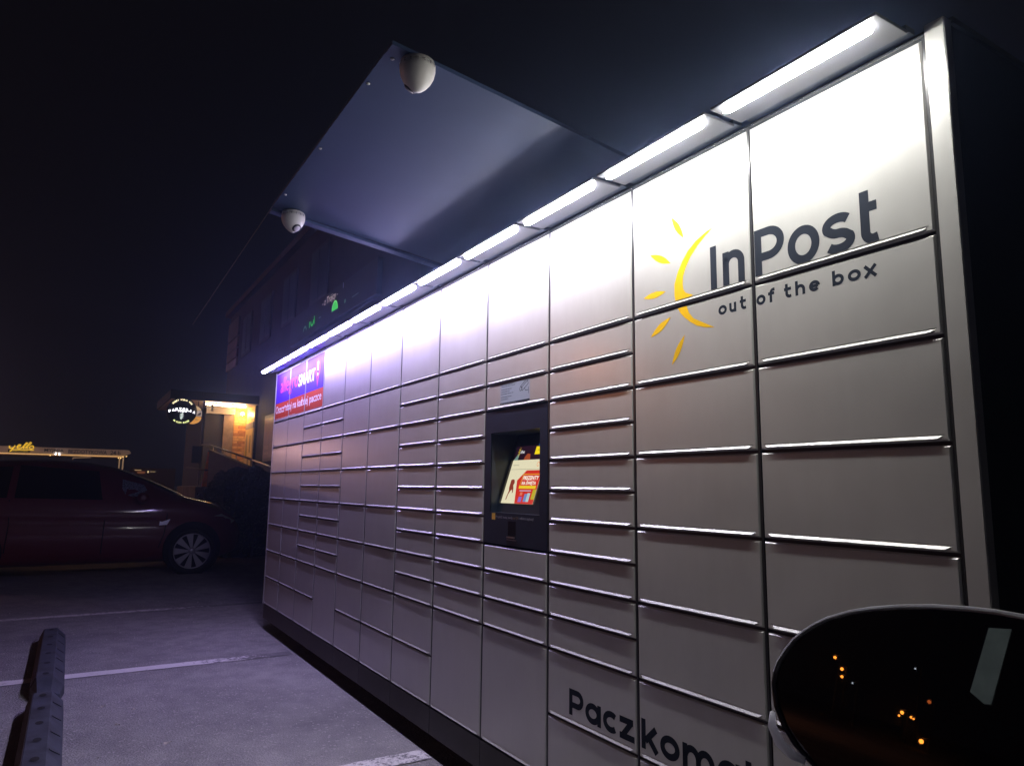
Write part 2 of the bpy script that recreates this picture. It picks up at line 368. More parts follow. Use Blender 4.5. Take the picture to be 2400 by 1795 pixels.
def door_bm(wd, h):
    bm = bmesh.new(); e = .0040; V = lambda x, y, z: bm.verts.new((x, y, z))
    o = [V(0, .0038, h), V(0, .0038, 0), V(wd, .0038, 0), V(wd, .0038, h)]
    bk = [V(0, .0075, h), V(0, .0075, 0), V(wd, .0075, 0), V(wd, .0075, h)]
    A, D, C, Bq = V(e, 0, h-e), V(e, 0, e), V(wd-e, 0, e), V(wd-e, 0, h-e)
    p1, p2 = V(.010, 0, .0140), V(wd-.010, 0, .0140); g1, g2 = V(.0115, .0016, .0122), V(wd-.0115, .0016, .0122)
    s1, s2 = V(.0195, 0, e-.0008), V(wd-.0195, 0, e-.0008)
    q1, q2 = V(.0245, -.0048, .0050), V(wd-.0245, -.0048, .0050)
    F = bm.faces.new
    F((A, D, s1, p1, p2, s2, C, Bq)); F((p1, g1, g2, p2)); F((g1, q1, q2, g2)); F((p1, s1, q1, g1)); F((p2, g2, q2, s2)); F((q1, s1, s2, q2))
    F((o[0], o[1], D, A)); F((o[1], o[2], C, s2, s1, D)); F((o[2], o[3], Bq, C)); F((o[3], o[0], A, Bq))
    for i in range(4): F((o[i], bk[i], bk[(i+1) % 4], o[(i+1) % 4]))
    F(bk); bmesh.ops.recalc_face_normals(bm, faces=bm.faces)
    return bm
GX, GZ = .0060, .0042
DW = W-2*GX; DM = {}
even = [-4, 0, 2, 4, 6, 8, 10, 12, 14]
LAY = [even, even, [-4]+list(range(0, 11))+[12, 14], [-4]+list(range(0, 11))+[14], even, even, [-4]+list(range(0, 11))+[12, 14],
       [-4]+list(range(0, 11))+[14], None, [-4]+list(range(0, 11))+[12, 14], even, even]
DOORS = []
def add_door(c, k0, k1):
    n = k1-k0
    if n not in DM:
        me = bpy.data.meshes.new('door'); b_ = door_bm(DW, n*U-2*GZ); b_.normal_update(); b_.to_mesh(me); b_.free(); me.materials.append(PAINT); DM[n] = me
    x = c*W+GX; z = zk(k1)+GZ
    o = obj('door', None, None, locker, mesh=DM[n], loc=(x, 0, z)); o.rotation_euler = (random.uniform(-.0012, .0012)*(2 if n == 1 else 1), 0, random.uniform(-.0016, .0016)); DOORS.append((o, x, x+DW, z+.0148, z+n*U-2*GZ-.002)); return o
for c, L in enumerate(LAY):
    if L is None:
        for a, b in ((-4, 0), (0, 1), (1, 2), (7, 8), (8, 9), (9, 10), (10, 14)): add_door(c, a, b)
    else:
        for a, b in zip(L, L[1:]): add_door(c, a, b)

def decal(name, bm, m, inset=0.0):
    """print split over the doors it crosses"""
    bm.verts.ensure_lookup_table()
    lo = [min(v.co[i] for v in bm.verts) for i in (0, 2)]; hi = [max(v.co[i] for v in bm.verts) for i in (0, 2)]
    for o, x0, x1, z0, z1 in DOORS:
        x0 += inset; x1 -= inset; z0 += inset; z1 -= inset
        if hi[0] < x0 or lo[0] > x1 or hi[1] < z0 or lo[1] > z1: continue
        c = clip(bm, [((x0, 0, 0), (-1, 0, 0)), ((x1, 0, 0), (1, 0, 0)), ((0, 0, z0), (0, 0, -1)), ((0, 0, z1), (0, 0, 1))])
        if len(c.faces): obj(name, c, m, o)
        else: c.free()
    bm.free()
# big wordmark
for it in [('I', 5.110, 5.133), ('n', 5.155, 5.231), ('P', 5.265, 5.358), ('o', 5.367, 5.458), ('s', 5.466, 5.550), ('t', 5.563, 5.605)]:
    bm = bmesh.new(); word(bm, FRONT, [it], 1.7655, .0985, .0225, 1.894); decal('letter', bm, LETTER)
for it in [('o', 5.135, 5.165), ('u', 5.174, 5.198), ('t', 5.212, 5.231), ('o', 5.265, 5.294), ('f', 5.304, 5.323), ('t', 5.353, 5.372), ('h', 5.384, 5.412), ('e', 5.423, 5.453), ('b', 5.486, 5.516), ('o', 5.526, 5.558), ('x', 5.565, 5.597)]:
    bm = bmesh.new(); word(bm, FRONT, [it], 1.690, .027, .0080, 1.7270); decal('letter', bm, LETTER)
for it in [('P', 4.433, 4.512), ('a', 4.524, 4.603), ('c', 4.613, 4.686), ('z', 4.694, 4.762), ('k', 4.793, 4.866), ('o', 4.872, 4.949), ('m', 4.960, 5.077), ('a', 5.088, 5.164), ('t', 5.175, 5.215)]:
    bm = bmesh.new(); word(bm, FRONT, [it], .462, .0645, .0185, .545); decal('letter', bm, LETTER)
# sun emblem: crescent with a nose, five petals
bm = bmesh.new()
outer = [(5.124, 1.950), (5.095, 1.944), (5.056, 1.929), (5.024, 1.908), (4.999, 1.881), (4.980, 1.851), (4.967, 1.820), (4.966, 1.785), (4.974, 1.752), (4.988, 1.729), (5.005, 1.711), (5.028, 1.693), (5.055, 1.677), (5.088, 1.666), (5.120, 1.660)]
inner = [(5.124, 1.950), (5.094, 1.934), (5.063, 1.913), (5.034, 1.887), (5.014, 1.860), (5.003, 1.836), (5.001, 1.813), (5.003, 1.797), (5.011, 1.785), (5.040, 1.772), (5.016, 1.757), (5.015, 1.742), (5.024, 1.721), (5.040, 1.702), (5.120, 1.660)]
for i in range(len(outer)-1):
    q = [outer[i], outer[i+1], inner[i+1], inner[i]]; q = [p for j, p in enumerate(q) if p not in q[:j]]
    poly(bm, FRONT, q, .0004)
decal('emblem', bm, YELLOW)
for a, b, wd in (((4.959, 2.034), (5.009, 1.953), .020), ((4.863, 1.940), (4.953, 1.890), .022), ((4.829, 1.807), (4.930, 1.807), .020), ((4.859, 1.676), (4.949, 1.724), .022), ((4.949, 1.576), (5.005, 1.660), .020)):
    a = Vector(a); b = Vector(b); d = b-a; nn = Vector((-d.y, d.x)).normalized(); pts = []
    for i in range(9): t = i/8; pts.append(a+d*t+nn*wd/2*math.sin(math.pi*t))
    for i in range(7, 0, -1): t = i/8; pts.append(a+d*t-nn*wd/2*math.sin(math.pi*t))
    bm = bmesh.new(); poly(bm, FRONT, [tuple(p) for p in pts], .0004); decal('sun_ray', bm, YELLOW)
# purple and orange advert over the three far doors
ADV = lambda f: zk(-4)+(zk(0)-zk(-4))*f
PUR = mat('purple_advert', (.055, .008, .46), .6, spec=.3); ORA = mat('orange_advert', (.52, .045, .006), .6, spec=.3); PINK = mat('pink_print', (.55, .05, .07), .6, spec=.2)
WHI = mat('white_print', (.85, .85, .85), .5)
bm = bmesh.new(); rect(bm, FRONT, 0, 3*W, ADV(.625), ADV(0), .0002); decal('advert_sheet', bm, PUR, .007)
bm = bmesh.new(); rect(bm, FRONT, 0, 3*W, ADV(1), ADV(.625), .0002); decal('advert_sheet', bm, ORA, .007)
decal('lettering', text_bm(FRONT, 'allegro', .34*W, 1.50*W, ADV(.53), ADV(.14), .00045, bold=.0), PINK)
decal('lettering', text_bm(FRONT, 'SMART', 1.55*W, 2.50*W, ADV(.455), ADV(.235), .00045, bold=.02), WHI)
bm = bmesh.new(); ribbon(bm, FRONT, arc(2.65*W, ADV(.27), .045, .062, -60, 240, 20)+[(2.65*W, ADV(.55))], .018, .00045, True); decal('emblem', bm, PINK)
bm = bmesh.new(); rect(bm, FRONT, 2.65*W-.011, 2.65*W+.011, ADV(.30), ADV(.15), .0006); poly(bm, FRONT, arc(2.65*W, ADV(.37), .012, .012, 0, 345, 12), .0006); decal('emblem', bm, WHI)
decal('lettering', text_bm(FRONT, 'Oszczędzaj na każdej paczce', .06*W, 2.90*W, ADV(.87), ADV(.665), .00045, bold=.015), WHI)
decal('lettering', text_bm(FRONT, '*szczegóły w regulaminie na allegro.pl/smart', .06*W, 1.45*W, ADV(.955), ADV(.915), .00045), WHI)
# camera notice on the door over the terminal
bm = bmesh.new(); rect(bm, FRONT, 3.945, 4.171, 1.5445, 1.643, .0002); decal('notice', bm, mat('pale_notice', (.42, .47, .55), .5))
bm = bmesh.new(); rect(bm, FRONT, 3.945, 4.171, 1.5445, 1.5560, .0004)
T = text_bm(FRONT, 'Administratorem danych osobowych jest operator', 3.952, 4.055, 1.629, 1.633, .00045); merge(bm, T)
for z, x1 in ((1.621, 4.062), (1.608, 4.035), (1.599, 4.02), (1.590, 4.048), (1.577, 4.038), (1.568, 4.008)):
    T = text_bm(FRONT, 'monitoring wizyjny terenu przy urzadzeniu'[:int((x1-3.952)*380)], 3.952, x1, z, z+.0048, .00045, bold=.03); merge(bm, T)
for pts, cl in (([(4.106, 1.612), (4.152, 1.637), (4.160, 1.616), (4.116, 1.592)], True), ([(4.110, 1.605), (4.155, 1.629)], False), ([(4.104, 1.611), (4.097, 1.601), (4.099, 1.593), (4.110, 1.594), (4.116, 1.603)], True),
                ([(4.134, 1.601), (4.139, 1.591), (4.160, 1.591)], False), ([(4.162, 1.603), (4.162, 1.577)], False)):
    ribbon(bm, FRONT, pts, .0022, .00045, cl)
decal('notice', bm, LETTER)
bm = text_bm(FRONT, 'Obszar monitorowany', 3.950, 4.07, 1.5475, 1.5525, .0006); decal('lettering', bm, WHI)

# terminal ---------------------------------------------------------
TX0, TX1, TZ0, TZ1 = 8*W+GX, 9*W-GX, zk(7)+GZ, zk(2)-GZ
TERM = mat('terminal_black', (0.008, 0.014, 0.030), .5, var=.15, vscale=12, spec=.25)
ox0, ox1, oz0, oz1 = 3.872, 4.243, 1.110, 1.436
bm = bmesh.new()
for a in ((TX0, ox0, TZ0, TZ1), (ox1, TX1, TZ0, TZ1), (ox0, ox1, TZ0, oz0), (ox0, ox1, oz1, TZ1)):
    box(bm, a[0], a[1], 0, .006, a[2], a[3])
term = obj('terminal', bm, TERM, locker)
bm = bmesh.new(); yb0, yb1 = .030, .140
def bp(x, t, off=0): return (x, yb0+(yb1-yb0)*t-off, oz0+(oz1-oz0)*t)
v = [bm.verts.new(p) for p in (bp(ox0, 0), bp(ox1, 0), bp(ox1, 1), bp(ox0, 1))]; bm.faces.new(v)
f = [bm.verts.new(p) for p in ((ox0, .002, oz0), (ox1, .002, oz0), (ox1, .002, oz1), (ox0, .002, oz1))]
for i in range(4): bm.faces.new((f[i], v[i], v[(i+1) % 4], f[(i+1) % 4]))
obj('terminal_recess', bm, mat('recess_black', (.010, .016, .026), .32), term)
SCR = Plane(bp(3.873, 0, .0025), (1, 0, 0), (0, yb1-yb0, oz1-oz0))
H_ = math.hypot(yb1-yb0, oz1-oz0); sv = lambda t: t*H_
def scr(name, col, st, bmx): return obj(name, bmx, emit(name+'_glow', col, st, False), term)
su0, su1 = .004, .262
t0, t1, t2, t3 = .115, .54, .66, .78     # bottom, banner top, header bottom, header top
bm = bmesh.new(); rect(bm, SCR, su0, su0+.016, sv(t0), sv(t2), .0002); scr('screen_edge', (.06, .055, .035), .6, bm)
bm = bmesh.new(); rect(bm, SCR, su0+.016, su1, sv(t0), sv(t2), .0004); scr('screen', (.80, .74, .50), .95, bm)
bm = bmesh.new(); rect(bm, SCR, su0+.016, su1, sv(t1)-.0006, sv(t1)+.0006, .0008); scr('screen_line', (.25, .25, .2), .5, bm)
bm = bmesh.new(); poly(bm, SCR, [(.128, sv(t0)), (su1, sv(t0)), (su1, sv(t1-.015)), (.150, sv(t1-.015)), (.098, sv(.40))], .0010); scr('screen_banner', (.75, .035, .02), .8, bm)
bm = bmesh.new(); rect(bm, SCR, .128, .252, sv(.298), sv(.335), .0014); ribbon(bm, SCR, [(.128, sv(.31)), (.136, sv(.475)), (.262, sv(.475))], .0022, .0013)
scr('screen_frame', (.85, .60, .02), .95, bm)
bm = text_bm(SCR, 'PREZENTY', .140, .256, sv(.405), sv(.455), .0016, bold=.03, shear=.1)
merge(bm, text_bm(SCR, 'NA ŚWIĘTA', .140, .244, sv(.335), sv(.400), .0016, bold=.03, shear=.1)); scr('screen_lettering', (.95, .90, .75), 1, bm)
bm = bmesh.new()
fig = [(.052, .405), (.066, .415), (.079, .405), (.085, .37), (.080, .34), (.088, .30), (.092, .25), (.087, .24), (.080, .285), (.070, .27), (.060, .22), (.056, .16), (.050, .155), (.052, .20), (.058, .27), (.052, .31)]
poly(bm, SCR, [(a, sv(b)) for a, b in fig], .0012); scr('screen_figure', (.42, .06, .03), .6, bm)
for x0, x1, z0, z1, c in ((.148, .172, .135, .20, (.35, .16, .6)), (.186, .206, .14, .235, (.2, .3, .62)), (.206, .226, .14, .245, (.5, .7, .75)), (.150, .168, .215, .255, (.9, .2, .12)), (.140, .225, .268, .278, (.6, .6, .8)), (.238, .262, .17, .29, (.6, .5, .03))):
    bm = bmesh.new(); rect(bm, SCR, x0, x1, sv(z0), sv(z1), .0014); scr('screen_gift', c, .8, bm)
bm = text_bm(SCR, 'inpost.pl', .034, .078, sv(.585), sv(.605), .0012); scr('screen_text', (.2, .2, .2), .5, bm)
bm = bmesh.new(); ribbon(bm, SCR, arc(.222, sv(.60), .008, .009, 0, 330, 12), .0025, .0012, False); rect(bm, SCR, .234, .256, sv(.58), sv(.615), .0012); scr('screen_mark', (.95, .30, .08), .9, bm)
bm = bmesh.new(); rect(bm, SCR, .020, su1, sv(t2), sv(t3+.06), .0004); scr('screen_header', (.05, .012, .035), .35, bm)
bm = bmesh.new(); poly(bm, SCR, [(.022, sv(t2)), (.055, sv(t2)), (.055, sv(.745)), (.046, sv(.735))], .0008); scr('screen_tree', (.25, .42, .36), .6, bm)
bm = bmesh.new(); poly(bm, SCR, [(.100, sv(t2)), (.150, sv(t2)), (.140, sv(.735)), (.118, sv(.74)), (.104, sv(.70))], .0008); scr('screen_bauble', (.55, .10, .03), .6, bm)
bm = bmesh.new(); rect(bm, SCR, .172, .262, sv(.725), sv(.825), .0010); scr('screen_button', (.92, .68, .01), 1, bm)
bm = text_bm(SCR, 'Odbierz paczkę', .190, .250, sv(.765), sv(.785), .0014); scr('screen_caption', (.1, .08, .01), .2, bm)
bm = text_bm(SCR, 'InPost', .060, .092, sv(.745), sv(.785), .0012, bold=.02); scr('screen_wordmark', (.9, .9, .9), .9, bm)
bm = bmesh.new(); ribbon(bm, SCR, arc(.058, sv(.765), .008, .012, 100, 260, 8), .003, .0012)
for a in (110, 145, 180, 215, 250): ribbon(bm, SCR, [(.058+.012*math.cos(R3(a)), sv(.765)+.016*math.sin(R3(a))), (.058+.017*math.cos(R3(a)), sv(.765)+.022*math.sin(R3(a)))], .002, .0012)
scr('screen_sun', (.9, .6, .02), .9, bm)
bm = bmesh.new(); rect(bm, SCR, .185, .200, sv(.83), sv(.86), .0010); rect(bm, SCR, .208, .224, sv(.83), sv(.865), .0010); scr('screen_lights', (.02, .14, .45), .6, bm)
LBL = emit('terminal_label_print', (.5, .28, .05), .0, False, base=(.72, .42, .06))
bm = bmesh.new(); rect(bm, FRONT, 3.891, 3.919, 1.081, 1.107, .0006); obj('scan_label', bm, LBL, term)
bm = text_bm(FRONT, 'Przyłóż tutaj swój', 3.923, 4.052, 1.086, 1.099, .0008); obj('lettering', bm, mat('grey_print', (.34, .34, .40), .5), term)
bm = text_bm(FRONT, 'kod QR', 4.056, 4.096, 1.086, 1.098, .0008); obj('lettering', bm, mat('brown_print', (.20, .12, .05), .5), term)
bm = text_bm(FRONT, 'i odbierz szybciej!', 4.100, 4.205, 1.086, 1.099, .0008); obj('lettering', bm, bpy.data.materials['grey_print'], term)
bm = bmesh.new(); rect(bm, FRONT, 4.020, 4.078, 1.020, 1.079, .0005); obj('scan_window', bm, mat('scanner_black', (.004, .004, .006), .15), term)
obj('scan_ledge', B(4.018, 4.080, -.006, -.0006, 1.014, 1.020), STEEL, term)
obj('scan_ledge', B(4.014, 4.084, -.003, -.0006, 1.006, 1.0085), mat('dull_steel', (.25, .25, .3), .4, 1), term)

# light fixtures -----------------------------------------------------
def stadium(bm, x0, x1, yc, r, z0, z1):
    pts = [(x1-r+r*math.cos(a), yc+r*math.sin(a)) for a in [R3(-90+30*i) for i in range(7)]]+[(x0+r+r*math.cos(a), yc+r*math.sin(a)) for a in [R3(90+30*i) for i in range(7)]]
    a = [bm.verts.new((x, y, z1)) for x, y in pts]; b_ = [bm.verts.new((x, yc+(y-yc)*.8, z0)) for x, y in pts]; n = len(pts)
    bm.faces.new(a); bm.faces.new(b_[::-1])
    for i in range(n): bm.faces.new((a[i], a[(i+1) % n], b_[(i+1) % n], b_[i]))
    bmesh.ops.recalc_face_normals(bm, faces=bm.faces)
for c in range(12):
    x0, x1 = c*W+.011, (c+1)*W-.011
    t = min(1, max(0, (c-4)/6))
    col = tuple((1-t)*a+t*b for a, b in zip((.55, .44, 1.0), (1.0, .985, .93)))
    bm = bmesh.new(); box(bm, x0, x1, -.154, -.036, 2.192, 2.200, bev=.0012)
    fx = obj('light_fixture', bm, PANEL, locker)
    bm = bmesh.new(); box(bm, x0+.004, x1-.004, -.0355, -.002, 2.203, 2.216); obj('fixture_recess', bm, DARKF, fx)
    bm = bmesh.new(); stadium(bm, x0+.026, x1-.024, -.131, .0145, 2.180, 2.191); obj('light_tube', bm, emit('tube_light_%02d' % c, col, LED, True, (.8, .8, .8)), fx)

# canopy --------------------------------------------------------------
cx0, cx1 = 7*W, 10*W
zc = lambda y: 2.41-.133*(y+.85)
bm = bmesh.new()
pts = [(cx0+.055, -.85, zc(-.85)), (cx1-.055, -.85, zc(-.85)), (cx1-.055, .05, zc(.05)), (cx0+.055, .05, zc(.05))]
prism(bm, pts, (0, 0, .012)); can = obj('canopy', bm, CANO, locker)
for a, b, dz in ((cx0, cx0+.047, -.012), (cx1-.0535, cx1, -.004)):
    bm = bmesh.new(); pts = [(a, -.85, zc(-.85)+dz), (b, -.85, zc(-.85)+dz), (b, .05, zc(.05)+dz), (a, .05, zc(.05)+dz)]
    prism(bm, pts, (0, 0, .012)); obj('canopy_flange', bm, CANO, can)
for q in ((920, 138), (863, 196), (751, 348), (669, 456), (668, 492)):
    d = ray(*q); 
    t = (2.41-.133*(CAM.y+.85)-CAM.z)/(d.z+.133*d.y); p = CAM+d*t
    bm = bmesh.new(); lathe(bm, (p.x, p.y, p.z-.0045), (0, 0, 1), [(0, .003), (.002, .0058), (.0045, .006)], 8); obj('rivet', bm, WHITEPL, can)
# security cameras under the canopy
RIBM = mat('camera_rib_grey', (.30, .29, .28), .5)
for q, lab, k in (((979, 147), 'white turret camera under the outer corner of the canopy nearest the viewer', 0), ((688, 499), 'white turret camera under the far corner of the canopy, its lens visible', 1)):
    d = ray(*q); t = (2.41-.133*(CAM.y+.85)-CAM.z)/(d.z+.133*d.y); p = CAM+d*t
    sc_ = thing('security_camera', lab, 'camera', (p.x, p.y, p.z), 'cameras under the canopy')
    bm = bmesh.new(); lathe(bm, (p.x, p.y, p.z-.002), (0, 0, -1), [(-.001, .045), (0, .048), (.010, .0505), (.0105, .051)], 32); obj('mount_ring', bm, WHITEPL, sc_)
    bm = bmesh.new(); lathe(bm, (p.x, p.y, p.z-.0135), (0, 0, -1), [(0, .047), (.001, .0500), (.014, .0508), (.030, .0475), (.046, .040), (.060, .029), (.070, .018), (.075, .009), (.077, .001)], 32); dome = obj('camera_dome', bm, WHITEPL, sc_)
    for j in range(16):
        a = 2*math.pi*j/16; cc = Vector((p.x+.0508*math.cos(a), p.y+.0508*math.sin(a), p.z-.021))
        bm = bmesh.new(); tt = Vector((-math.sin(a), math.cos(a), 0)); rr = Vector((math.cos(a), math.sin(a), 0))
        prism(bm, [cc-tt*.002-rr*.002, cc+tt*.002-rr*.002, cc+tt*.0015+Vector((0, 0, .009))-rr*.002, cc-tt*.0015+Vector((0, 0, .009))-rr*.002], rr*.0024); obj('grip_rib', bm, RIBM, dome)
    n = Vector((.55, .32, -.77)) if k else Vector((-.62, -.3, -.72)); n.normalize()
    lo = Vector((p.x, p.y, p.z-.046))+n*.024
    bm = bmesh.new(); lathe(bm, lo, n, [(0, .020), (.014, .020), (.016, .018), (.016, .0001)], 24); obj('lens_ring', bm, BLACKPL, dome)
    bm = bmesh.new(); lathe(bm, lo+n*.0165, n, [(0, .0145), (.002, .0145), (.004, .010), (.005, .001)], 24); obj('lens', bm, mat('camera_lens_window_%d' % k, (.55, .52, .60), .12, 0, coat=.5), dome)

# ---------------------------------------------------------------- rubber kerbs
RUB = mat('dusty_rubber', (.036, .042, .058), .75, var=.35, vscale=9, bump=.5, bscale=60)
RUBD = mat('rubber_hole', (.004, .004, .004), .9)
RUBR = mat('rubber_side_light_tint', (.016, .009, .008), .8, var=.3, vscale=30)  # orange light and shade on the rubber side put into its dark brown
for x0, x1, lab in ((-.30, 1.565, 'rubber wheel stop farther from the viewer, crossing the white bay line'), (1.665, 3.60, 'rubber wheel stop nearest the viewer, cut by the bottom left edge')):
    ws = thing('wheel_stop', lab, 'wheel stop', ((x0+x1)/2, -1.51, 0), 'rubber wheel stops in a row')
    sec = [(-1.595, 0), (-1.59, .045), (-1.565, .105), (-1.485, .108), (-1.428, .050), (-1.422, 0)]
    bm = bmesh.new(); st = [(x0, .0, .75), (x0+.004, .25, .8), (x0+.13, 1, 1), (x1-.13, 1, 1), (x1-.004, .35, .8), (x1, .0, .75)]; rings = []
    for x, hz, wy in st: rings.append([bm.verts.new((x, -1.51+(y+1.51)*wy, max(.001, min(z, z*hz+.012)))) for y, z in sec])
    for i in range(len(rings)-1):
        for k in range(5): bm.faces.new((rings[i][k], rings[i+1][k], rings[i+1][k+1], rings[i][k+1]))
    bm.faces.new(rings[0][::-1]); bm.faces.new(rings[-1]); bmesh.ops.recalc_face_normals(bm, faces=bm.faces)
    body = obj('rubber_body', bm, RUB, ws)
    bm = bmesh.new(); a = [(x0+.14, -1.5915, .047), (x1-.14, -1.5915, .047), (x1-.14, -1.567, .1035), (x0+.14, -1.567, .1035)]; prism(bm, a, (0, -.003, .0008)); obj('side_strip', bm, RUBR, ws)
    n = int((x1-x0-.3)/.27)
    for i in range(n+1):
        x = x0+.2+i*(x1-x0-.4)/n
        bm = bmesh.new(); pts = [(x+.030*math.cos(t), -1.523+.017*math.sin(t), .109) for t in [k*math.pi/6 for k in range(12)]]; bm.faces.new([bm.verts.new(p) for p in pts]); obj('bolt_recess', bm, RUBD, ws)
        if i < n:
            xm = x+.12; bm = bmesh.new()
            for s in (-1, 1):
                a = [(xm, -1.476, .1015), (xm+.020, -1.476, .1015), (xm+.020+.05*s, -1.436, .0600), (xm+.05*s, -1.436, .0600)]; prism(bm, a, (0, .0014, .0018))
                break
            obj('chevron_mark', bm, mat('chevron_groove_%d' % i, (.03, .034, .045), .8) if i == 0 else bpy.data.materials['chevron_groove_0'], ws)

# ---------------------------------------------------------------- red car parked nose-in
def car_build():
    root = thing('parked_car', 'dark red hatchback parked side-on past the far end of the locker', 'car', (-5.18, -1.3, 0))
    CP = mat('dark_red_car_paint', (.12, .001, .006), .5, 0, coat=1.0)
    GL = mat('car_glass', (.006, .007, .008), .08, coat=.6)
    # stations: y, sill z, belt z, top z, half width at belt, half width at top
    stn = [(-3.36, .42, .66, .70, .55, .50), (-3.30, .30, .86, .98, .74, .60), (-3.16, .24, .97, 1.24, .80, .60), (-2.75, .20, 1.00, 1.41, .85, .60), (-2.1, .19, .98, 1.475, .86, .61),
           (-1.5, .19, .96, 1.475, .86, .61), (-1.05, .19, .95, 1.42, .86, .60), (-.62, .19, .945, 1.26, .86, .63), (-.20, .19, .94, 1.06, .86, .68), (.10, .20, .90, .985, .85, .66),
           (.38, .22, .82, .905, .80, .58), (.56, .26, .70, .76, .70, .48), (.66, .34, .58, .62, .52, .36), (.70, .40, .50, .52, .40, .25)]
    cx = -5.18; bm = bmesh.new(); rings = []
    for y, s, b_, t, hb, ht in stn:
        half = [(0, s), (hb*.88, s), (hb*.97, s+(b_-s)*.18), (hb*1.0, s+(b_-s)*.5), (hb*.985, s+(b_-s)*.66), (hb*1.005, s+(b_-s)*.80), (hb*.97, b_), (hb*.55+ht*.45, b_+(t-b_)*.45), (ht, t-(t-b_)*.12), (ht*.8, t-.004), (0, t+.012)]
        full = [(x, z) for x, z in half]+[(-x, z) for x, z in half[-2:0:-1]]
        rings.append([bm.verts.new((cx+x, y, z)) for x, z in full])
    n = len(rings[0])
    for i in range(len(rings)-1):
        for k in range(n):
            f = bm.faces.new((rings[i][k], rings[i][(k+1) % n], rings[i+1][(k+1) % n], rings[i+1][k])); f.smooth = True
    bm.faces.new(rings[0]); bm.faces.new(rings[-1]); bmesh.ops.recalc_face_normals(bm, faces=bm.faces)
    bmesh.ops.subdivide_edges(bm, edges=[e for e in bm.edges], cuts=1, use_grid_fill=True, smooth=.6)
    body = obj('body', bm, CP, root)
    def side_x(y, z):     # outer x of the near side at (y, z)
        for a, b2 in zip(stn, stn[1:]):
            if a[0] <= y <= b2[0]:
                t = (y-a[0])/(b2[0]-a[0]); s, bb, tt, hb, ht = [a[i]+(b2[i]-a[i])*t for i in range(1, 6)]
                if z <= bb: return cx+hb
                g = (z-bb)/max(.01, tt-bb); return cx+hb*.97+(ht-hb*.97)*min(1, g)
        return cx+.86
    def pane(name, pts, m, off=.030, parent=root):
        bm = bmesh.new(); P = [(side_x(y, z)+off, y, z) for y, z in pts]; prism(bm, P, (-.02, 0, 0)); return obj(name, bm, m, parent)
    pane('side_window', [(-2.95, 1.03), (-2.15, 1.01), (-2.12, 1.40), (-2.6, 1.38)], GL)
    pane('side_window', [(-2.07, 1.01), (-1.12, .99), (-1.18, 1.36), (-2.05, 1.42)], GL)
    DEW = mat('dewy_glass', (.05, .058, .085), .5, var=.9, vscale=90, bump=.8, bscale=140, col2=(.36, .38, .50))  # dew on the glass, its sparkle put in as pale specks of colour
    pane('quarter_window', [(-.90, 1.26), (-.64, 1.19), (-.60, 1.12), (-.66, 1.06), (-.76, 1.025), (-.86, 1.06), (-.90, 1.14)], DEW, .016)
    # windscreen: inset plate just over the sloping surface
    bm = bmesh.new(); rows = []
    for y, z, hx in ((-.98, 1.405, .57), (-.60, 1.262, .63), (-.17, 1.062, .72)):
        rows.append([bm.verts.new((cx+hx*s, y+.02, z+.018-abs(s)**3*.03)) for s in (-1, -.66, -.33, 0, .33, .66, 1)])
    for i in (0, 1):
        for k in range(6): f = bm.faces.new((rows[i][k], rows[i][k+1], rows[i+1][k+1], rows[i+1][k])); f.smooth = True
    obj('windscreen', bm, DEW, root)
    pane('door_handle', [(-2.35, .86), (-2.18, .865), (-2.18, .895), (-2.35, .89)], CP, .03)
    pane('door_handle', [(-1.32, .86), (-1.15, .865), (-1.15, .895), (-1.32, .89)], CP, .03)
    pane('headlight', [(.22, .76), (.50, .66), (.56, .70), (.36, .80)], mat('headlight_lens', (.4, .38, .3), .1, coat=1), .012)
    pane('side_marker', [(-.43, .655), (-.335, .66), (-.30, .735), (-.345, .72), (-.40, .70), (-.425, .71)], mat('chrome_marker', (.85, .85, .95), .35, .5), .014)
    seam = mat('door_gap_black', (.002, .002, .002), .9)
    for pts in ([(-1.09, .30), (-1.08, .60), (-1.07, .97)], [(-.42, .36), (-.36, .55), (-.34, .80), (-.42, .95)], [(-2.12, .34), (-2.10, .70), (-2.12, .99)]):
        bm = bmesh.new(); tube(bm, [(side_x(y, z)+.002, y, z) for y, z in pts], .006, 5); obj('door_gap', bm, seam, root)
    # wing mirror
    bm = bmesh.new(); lathe(bm, (cx+.86, -.66, 1.02), (1, 0, 0), [(0, .02), (.03, .045), (.10, .075), (.17, .07), (.20, .03)], 14); obj('wing_mirror', bm, CP, root)
    # bonnet edge trim
    for (y0, z0, y1, z1, xx) in ((.00, .99, .36, .925, cx+.56), (.30, .90, .52, .78, cx+.50)):
        bm = bmesh.new(); tube(bm, [(xx, y0, z0+.006), (xx-.02, (y0+y1)/2, (z0+z1)/2+.022), (xx-.06, y1, z1+.006)], .004, 6); obj('bonnet_edge', bm, CP, root)
    TY = mat('car_tyre', (.012, .012, .012), .8); RIM = mat('wheel_cover_grey', (.34, .34, .37), .35, .5); ARC = mat('wheel_arch_black', (.004, .004, .004), .9)
